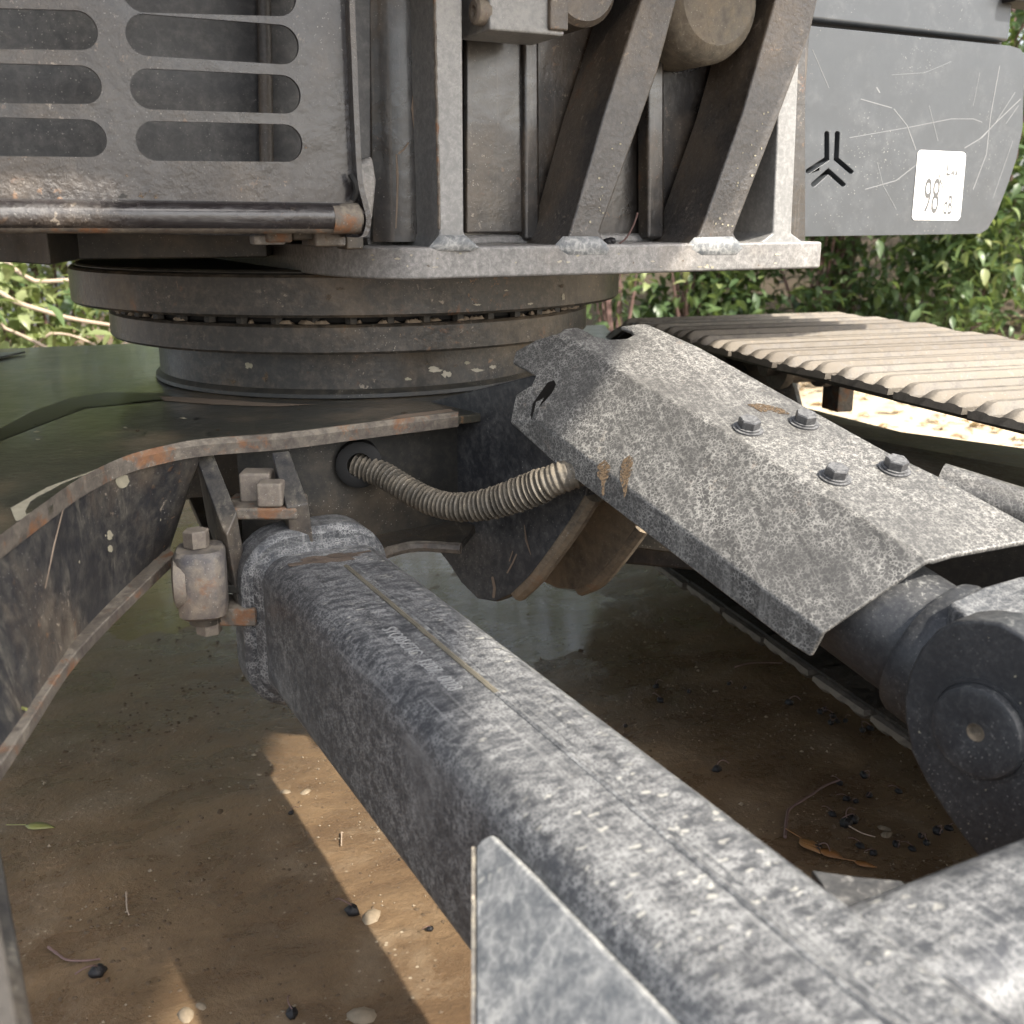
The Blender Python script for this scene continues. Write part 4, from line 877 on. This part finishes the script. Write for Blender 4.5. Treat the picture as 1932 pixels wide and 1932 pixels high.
# fine grit as one mass
r2 = random.Random(3); gg = []
for k in range(4200):
    x, y = r2.uniform(-.75, .75), r2.uniform(.6, 2.3); s = r2.uniform(.0006, .0022) * (1 if r2.random() < .93 else 2); c = V((x, y, gz_(x, y) + s * .4))
    if noise.noise(V((x * 5, y * 5, 4))) < -.05: continue
    d = [V((r2.uniform(.6, 1.3) * s, 0, 0)), V((0, r2.uniform(.6, 1.3) * s, 0)), V((0, 0, s * .8))]
    gg.append(([c + d[0], c + d[1], c - d[0], c - d[1], c + d[2]], [(0, 1, 4), (1, 2, 4), (2, 3, 4), (3, 0, 4)]))
tag(ob('grit', join(*gg), 'pebble'), 'fine pale grit scattered over the wet mud', 'grit', kind='stuff')
M['clod'] = plain('mud_clod', (.10, .068, .04), .7)
gg = []
for k in range(3800):
    x, y = r2.uniform(-.75, .75), r2.uniform(.6, 2.2)
    if noise.noise(V((x * 4, y * 4, 14))) < .02 and r2.random() > .25: continue
    s = r2.uniform(.001, .0035) * (1 if r2.random() < .95 else 1.7); c = V((x, y, gz_(x, y) + s * .1)); a0 = r2.random() * 6
    rg_ = [c + V((math.cos(a0 + i * 1.257), math.sin(a0 + i * 1.257), 0)) * s * r2.uniform(.6, 1.5) for i in range(5)]
    gg.append((rg_ + [c + V((r2.uniform(-.4, .4) * s, r2.uniform(-.4, .4) * s, s * .8))], [(i, (i + 1) % 5, 5) for i in range(5)]))
tag(ob('mud_clods', join(*gg), 'clod', smooth=60), 'small crumbs of dark mud strewn over the wet ground', 'mud', kind='stuff')
# twig and berry caught on the frame plate, yellow stalk on the leg
pb_ = UFp(1166, 462, .03); st_ = ob('twig', tube(catmull([pb_, UFp(1182, 448, .02), UFp(1195, 425, .01), UFp(1203, 402, .0)], 5), .0014, 7), M['twig']); tag(st_, 'thin reddish stalk standing on the frame plate between the slanted ribs', 'twig')
for (u, v_) in ((1146, 457), (1153, 455), (1149, 462)):
    tag(place('berry', bry[0], None, Matrix.Translation(UFp(u, v_, .03)) @ Matrix.Scale(1.3, 4)), 'shrivelled black berry in the cluster on the frame plate beside a bright weld', 'berry', 'berries on the frame plate')
tag(ob('leaf_stalk', tube(catmull([PZ(-20, 1335, .42), PZ(10, 1329, .42), PZ(50, 1338, .42)], 4), .0016, 7), 'leafyel'), 'yellow leaf stalk lying on the muddy leg at the left edge', 'leaf stalk')

# ------------------------------------------------------------------ shrubs and litter behind
def add_tone(me, fn):
    at = me.attributes.new('tone', 'FLOAT', 'FACE')
    for i in range(len(me.polygons)): at.data[i].value = fn(i)
lm = [leafmesh(.085, .040, 'leaf'), leafmesh(.07, .036, 'leaf', curl=.5), leafmesh(.075, .042, 'leafpale'), leafmesh(.06, .034, 'leafpale', curl=.5)]
def shrub(name, c, rx, ry, h, n, nind, label, pale=.3, size=1.0, z0=0., seed=1, mat='leaf'):
    r2 = random.Random(seed); c = V(c); c.z = gz_(c.x, c.y) - .02
    e = empty(name, c, label, 'shrub', None)
    trunk = []; tips = []
    for k in range(9):
        a = r2.random() * 6.28; p1 = c + V((math.cos(a) * rx * .8 * r2.random(), math.sin(a) * ry * .8 * r2.random(), h * r2.uniform(.6, .95)))
        m_ = c.lerp(p1, .5) + V((r2.uniform(-.1, .1), r2.uniform(-.1, .1), .1)); trunk.append(tube(resample(catmull([c, m_, p1], 6), 12), lambda t: .012 * size * (1.05 - t), 7))
        for q in range(3):
            p2 = p1 + V((r2.uniform(-.3, .3), r2.uniform(-.3, .3), r2.uniform(-.1, .2))); trunk.append(tube([m_.lerp(p1, .4), p2.lerp(m_, .4) + V((0, 0, .05)), p2], .006 * size, 5))
    ob('trunk', join(*trunk), 'twig', e)
    cl_ = []
    for k in range(int(26 * rx * h) + 10):
        a = r2.random() * 6.28; rr = math.sqrt(r2.random()); cl_.append(c + V((math.cos(a) * rx * rr, math.sin(a) * ry * rr, z0 + (h - z0) * r2.random() ** 1.15 * (1 - .25 * rr * rr))))
    LV = []
    for k in range(n):
        q = r2.choice(cl_); p_ = q + V((r2.gauss(0, .10), r2.gauss(0, .10), r2.gauss(0, .10)))
        if p_.z < c.z + .02: p_.z = c.z + .03 + r2.random() * .2
        LV.append((p_, r2.uniform(0, 360), r2.uniform(-70, 25), r2.uniform(-35, 35), r2.uniform(.7, 1.25) * size, r2.random()))
    LV.sort(key=lambda t: (t[0] - CAM).length - (1.0 if t[0].z > .5 else 0))
    fv, ff, tones = [], [], []
    for i, (p_, az, el, ro, s, q) in enumerate(LV):
        m4 = Matrix.Translation(p_) @ Matrix.Rotation(R(az), 4, 'Z') @ Matrix.Rotation(R(el), 4, 'X') @ Matrix.Rotation(R(ro), 4, 'Y') @ Matrix.Scale(s, 4)
        if i < nind: place('leaf', lm[(2 if q < pale else 0) + (i % 2)], e, m4)
        else:
            a, b_ = LF[i % 2]; k = len(fv); fv += [m4 @ t for t in a]; ff += [tuple(j + k for j in t) for t in b_]; tones += [r2.random() * (1 if q < .8 else .5)] * len(b_)
    ov = [V(t) for t in fv]; me = bpy.data.meshes.new('foliage'); me.from_pydata([tuple(t - c) for t in ov], [], ff); me.materials.append(M[mat]); add_tone(me, lambda i: tones[i])
    me.polygons.foreach_set('use_smooth', [True] * len(me.polygons))
    o = place('foliage', me, e, Matrix.Translation(c)); o['kind'] = 'stuff'; return e
LF = [leaf_vf(.085, .040, n=3), leaf_vf(.07, .036, curl=.5, n=3)]
shrub('shrub', (2.45, 5.7, 0), .9, .6, 2.5, 8500, 220, 'tall leafy shrub behind the machine at the right edge', .45, 1.0, .1, 11)
shrub('shrub', (1.65, 5.9, 0), .75, .5, 1.9, 5200, 200, 'dense green shrub behind the side panel', .3, 1.0, .05, 12)
shrub('shrub', (.95, 5.8, 0), .45, .4, 1.1, 1300, 160, 'low leafy shrub seen just above the far end of the track', .5, 1.15, .1, 13)
shrub('shrub', (.55, 5.6, 0), .25, .4, 1.1, 350, 120, 'small broad-leaved shrub beside the slewing ring', .4, 1.15, .1, 14)
shrub('shrub', (-1.95, 4.4, 0), .75, .6, 1.35, 5200, 260, 'sunlit pale shrub behind the carbody at the left', .9, 1.05, .0, 15, 'leafpale')
shrub('shrub', (3.6, 6.8, 0), .9, .8, 2.8, 3000, 60, 'tall shrub beyond the right edge of the picture', .3, 1.0, .1, 16)
shrub('shrub', (-3.2, 5.0, 0), .9, .8, 1.8, 2600, 60, 'leafy shrub beyond the left edge of the picture', .5, 1.0, .1, 17)
# bare branches lying across the left shrub
for px, r_, lab in (([(-60, 490, 3.5), (30, 510, 3.45), (60, 530, 3.45), (140, 528, 3.5)], .018, 'pale forked branch at the top of the left opening'),
                    ([(-60, 560, 3.4), (40, 575, 3.35), (130, 600, 3.4), (220, 615, 3.5)], .016, 'pale branch crossing the middle of the left opening'),
                    ([(-60, 600, 3.3), (10, 620, 3.3), (80, 652, 3.3), (140, 690, 3.35)], .013, 'thin pale branch sloping down in the left opening'),
                    ([(60, 660, 3.35), (120, 630, 3.35), (210, 665, 3.4)], .010, 'short bent branch low in the left opening')):
    pts = [PY(u, v_, y_ * 1.14) for u, v_, y_ in px]; t = pts[0] + V((-.4, .1, -.35)); t.z = gz_(t.x, t.y)
    tag(ob('branch', tube(resample(catmull([t] + pts, 6), 30), lambda t_: r_ * .75 * (1.1 - .6 * t_) * (1 + .25 * noise.noise(V((t_ * 14, r_ * 900, 0)))), 8), 'branch'), lab, 'branch')
# dark far hedge as one mass and a tree trunk
r2 = random.Random(21); fv, ff, tones = [], [], []
for k in range(22000):
    x = r2.uniform(-10, 9); y = 8.6 + r2.gauss(0, .5) + abs(x) * .05; z = gz_(x, y) + r2.random() ** 1.1 * 7.5
    m4 = Matrix.Translation((x, y, z)) @ Matrix.Rotation(r2.uniform(0, 6.28), 4, 'Z') @ Matrix.Rotation(R(r2.uniform(-70, 20)), 4, 'X') @ Matrix.Scale(r2.uniform(1.8, 3.6), 4)
    a, b_ = LF[k % 2]; n0 = len(fv); fv += [m4 @ t for t in a]; ff += [tuple(j + n0 for j in t) for t in b_]; tones += [r2.random()] * len(b_)
me = bpy.data.meshes.new('hedge'); me.from_pydata([tuple(t) for t in fv], [], ff); me.materials.append(M['leaf']); add_tone(me, lambda i: tones[i])
tag(place('hedge', me), 'dense dark hedge far behind the machine', 'hedge', kind='stuff')
tk = empty('tree', (1.80, 5.95, gz_(1.80, 5.95)), 'leaning pale tree trunk with exposed roots beyond the frame plate corner', 'tree')
tb = V((1.80, 5.95, gz_(1.80, 5.95) - .05)); trk = []
for dx, dy, tx_ in ((0, 0, .05), (-.10, .02, -.02), (.10, -.03, .03)):
    trk.append(tube(resample(catmull([tb + V((dx * 1.9, -.05, 0)), tb + V((dx * .7, dy, .22)), tb + V((tx_, 0, .6)), tb + V((tx_ * 2, .1, 1.4)), tb + V((tx_ * 3, .1, 2.4))], 6), 20), lambda t_: .030 * (1.1 - .5 * t_) * (1 if dx == 0 else .7), 10))
ob('trunk', join(*trk), steel('bark', base=(.08, .06, .045), dust=(.2, .16, .12), film=.5, ds=25, thr=.6, rough=.9, bstr=1), tk)
# leaf litter on the bank
r2 = random.Random(31); fv, ff, tones = [], [], []
for k in range(4000):
    x = r2.uniform(.3, 5.5); y = r2.uniform(3.2, 5.9); dens = max(0, min(1, (x * .55 + y * .85 - 4.2) / 1.2))
    if r2.random() > dens * .9 + .04: continue
    m4 = Matrix.Translation((x, y, gz_(x, y) + r2.random() * .02)) @ Matrix.Rotation(r2.uniform(0, 6.28), 4, 'Z') @ Matrix.Rotation(R(r2.uniform(-30, 30)), 4, 'X') @ Matrix.Rotation(R(r2.uniform(-40, 40)), 4, 'Y') @ Matrix.Scale(r2.uniform(.5, 1.1), 4)
    a, b_ = LF[k % 2]; n0 = len(fv); fv += [m4 @ t for t in a]; ff += [tuple(j + n0 for j in t) for t in b_]; tones += [r2.random()] * len(b_)
me = bpy.data.meshes.new('leaf_litter'); me.from_pydata([tuple(t) for t in fv], [], ff); me.materials.append(M['litter']); add_tone(me, lambda i: tones[i])
tag(place('leaf_litter', me), 'dry pale leaf litter covering the bank beyond the track', 'leaf litter', kind='stuff')

# ------------------------------------------------------------------ wear that has a shape of its own, laid on the surfaces it sits on
from mathutils.bvhtree import BVHTree
def bvh(o): return BVHTree.FromPolygons([WM[o] @ v_.co for v_ in o.data.vertices], [tuple(p.vertices) for p in o.data.polygons])
byname = {}
for o in list(C.objects):
    if o.type == 'MESH' and o in WM: byname.setdefault(o.name.split('.')[0], []).append(o)
BV = {}
def mark(name, on_, px, mat, par, h=.0008):
    pts = []
    for u, v_ in px:
        best = None
        for o in byname[on_]:
            if o not in BV: BV[o] = bvh(o)
            d = ray(u, v_).normalized(); q = BV[o].ray_cast(CAM, d)
            if q[0] is not None and (best is None or q[3] < best[3]): best = q
        if best is None: return
        n_ = best[1] if best[1].dot(ray(u, v_)) < 0 else -best[1]
        pts.append(best[0] + n_ * h)
    c = sum(pts, V()) / len(pts)
    vv_ = pts + [c]; return ob(name, (vv_, [(i, (i + 1) % len(pts), len(pts)) for i in range(len(pts))]), mat, par, smooth=80)
def bpx_(cx, cy, rx, ry, seed, n=16, jag=.3):
    r3 = random.Random(seed); return [(cx + math.cos(2 * math.pi * i / n) * rx * (1 + r3.uniform(-jag, jag)), cy + math.sin(2 * math.pi * i / n) * ry * (1 + r3.uniform(-jag, jag))) for i in range(n)]
M['splat'] = plain('dried_mud_splat', (.33, .30, .22), .8, bs=.6, scale=120)
M['chipc'] = plain('pale_chip_and_light', (.42, .38, .30), .7, scale=150)
M['oil'] = plain('oil_stain', (.012, .011, .010), .35)
M['tansc'] = plain('tan_scratch_and_sheen', (.26, .20, .15), .7)
for i, (u, v_, a, c) in enumerate(((230, 908, 12, 13), (207, 1035, 5, 7), (205, 1010, 7, 9), (252, 958, 5, 5), (110, 1120, 4, 3), (300, 980, 3, 3), (345, 1010, 3, 3), (250, 1000, 2.5, 2.5), (60, 1180, 5, 4), (150, 1060, 3, 3), (285, 915, 2.5, 3), (320, 940, 3, 2))):
    mark('mud_splat', 'leg_wall', bpx_(u, v_, a, c, i, jag=.18), 'splat', EX)
mark('scratch', 'leg_wall', stroke([(118, 960), (100, 1030), (84, 1110)], 2), 'tansc', EX)
for i, (u, v_, a, c) in enumerate(((295, 371, 6, 3.5), (268, 368, 9, 5), (283, 360, 3, 2), (578, 277, 4, 3), (18, 300, 3, 2), (240, 330, 4, 3))):
    mark('rust_spot', 'slotted_cover', bpx_(u, v_, a, c, i + 30, jag=.45), 'drip', cov)
mark('oil_stain', 'slotted_cover', bpx_(232, 370, 9, 4, 71, jag=.5), 'oil', cov)
for p_, w_ in (([(780, 178), (777, 205), (781, 235), (784, 258)], 3.2), ([(781, 232), (784, 262), (784, 290)], 2), ([(748, 292), (751, 330), (750, 380), (747, 430)], 2.4), ([(752, 290), (760, 284), (770, 270)], 3), ([(826 - 20, 180), (802, 215)], 1.5)):
    mark('scratch', 'curved_wall_plate', stroke(p_, w_), 'tansc', EX, .0012)
for i, (u, v_, a, c, mt) in enumerate(((470, 690, 7, 5, 'splat'), (502, 712, 5, 8, 'drip'), (818, 698, 12, 5, 'chipc'), (842, 705, 9, 6, 'chipc'), (900, 698, 10, 3, 'chipc'), (930, 692, 7, 3, 'chipc'), (805, 685, 7, 3, 'drip'), (860, 690, 5, 2.5, 'drip'), (690, 742, 10, 4, 'drip'), (720, 745, 5, 2, 'splat'), (440, 720, 6, 4, 'drip'), (770, 715, 6, 2.5, 'splat'), (880, 684, 5, 3, 'splat'))):
    mark('chip_and_light_mark', 'ring_seat', bpx_(u, v_, a, c, i + 50, jag=.5), mt, ring)
for i, (u, v_, a, c, mt) in enumerate(((1135, 560, 6, 9, 'chipc'), (1060, 525 + 15, 5, 3, 'drip'), (1062, 560, 3, 5, 'chipc'), (955, 548, 3, 2, 'chipc'), (620, 560, 6, 6, 'drip'), (640, 545, 8, 3, 'drip'), (900, 575, 6, 2, 'chipc'), (1000, 573, 5, 2, 'chipc'))):  # first mark: patch of light at the ring's right end, painted pale
    mark('chip_and_light_mark', 'slewing_ring', bpx_(u, v_, a, c, i + 90, jag=.5), mt, ring)
mark('oil_stain', 'cylinder_guard', [(1002, 782), (1006, 762), (1020, 742), (1034, 722), (1046, 718), (1050, 726), (1042, 742), (1030, 756), (1018, 768), (1010, 790), (1006, 806)], 'oil', guard, .001)
for i in range(26):
    r3 = random.Random(i + 500); u, v_ = r3.uniform(690, 1480), r3.uniform(478, 505)
    mark('chip_and_light_mark', 'frame_bottom_plate', bpx_(u, v_, r3.uniform(1.5, 5), r3.uniform(1, 2.5), i, 9, .5), r3.choice(['chipc', 'drip', 'splat']), EX)
for i in range(30):
    r3 = random.Random(i + 800); u, v_ = r3.uniform(1040, 1840), 0
    k = (u - 1130) / 360; v_ = r3.uniform(210, 430); u = r3.choice([1215 - (v_ - 140) * .37, 1470 - (v_ - 140) * .36]) + r3.uniform(-20, 25)
    mark('mud_fleck', 'slanted_rib', bpx_(u, v_, r3.uniform(1, 2.2), r3.uniform(1, 2.5), i, 8, .3), 'splat', EX)
for k, (px, mt) in enumerate((([(-10, 815), (60, 778), (130, 752), (200, 741), (300, 742), (340, 752), (250, 756), (170, 764), (90, 790), (-10, 835)], 'oil'),
                              ([(300, 748), (380, 752), (520, 762), (600, 764), (520, 768), (400, 764), (310, 757)], 'tansc'),
                              ([(690, 800), (760, 783), (850, 772), (862, 780), (800, 793), (740, 803)], 'tansc'),
                              ([(20, 960), (90, 920), (200, 880), (205, 886), (110, 935), (60, 975), (30, 985)], 'splat'))):
    mark('mud_and_sheen_mark', 'carbody_top_plate', px, mt, EX)  # the tan ones paint patches of sheen as colour
for i in range(14):
    r3 = random.Random(i + 60); mark('mud_fleck', 'carbody_top_plate', bpx_(r3.uniform(10, 820), r3.uniform(765, 850), r3.uniform(2, 6), r3.uniform(1, 2.5), i, 9, .5), r3.choice(['oil', 'drip', 'splat']), EX)
for p_, w_ in (([(975, 1046), (968, 1062), (958, 1080)], 3), ([(968, 1040), (962, 1058)], 2), ([(930, 1090), (934, 1110), (932, 1126)], 5), ([(990, 990), (992, 1020), (1002, 1046)], 1)):
    mark('scratch', 'cylinder_clevis', stroke(p_, w_), 'tansc', EX)
for i in range(22):
    r3 = random.Random(i + 900); mark('mud_fleck', 'pin_lug', bpx_(r3.uniform(1715, 1930), r3.uniform(1180, 1600), r3.uniform(.8, 2.4), r3.uniform(.8, 2.4), i, 7, .4), 'splat', EX)
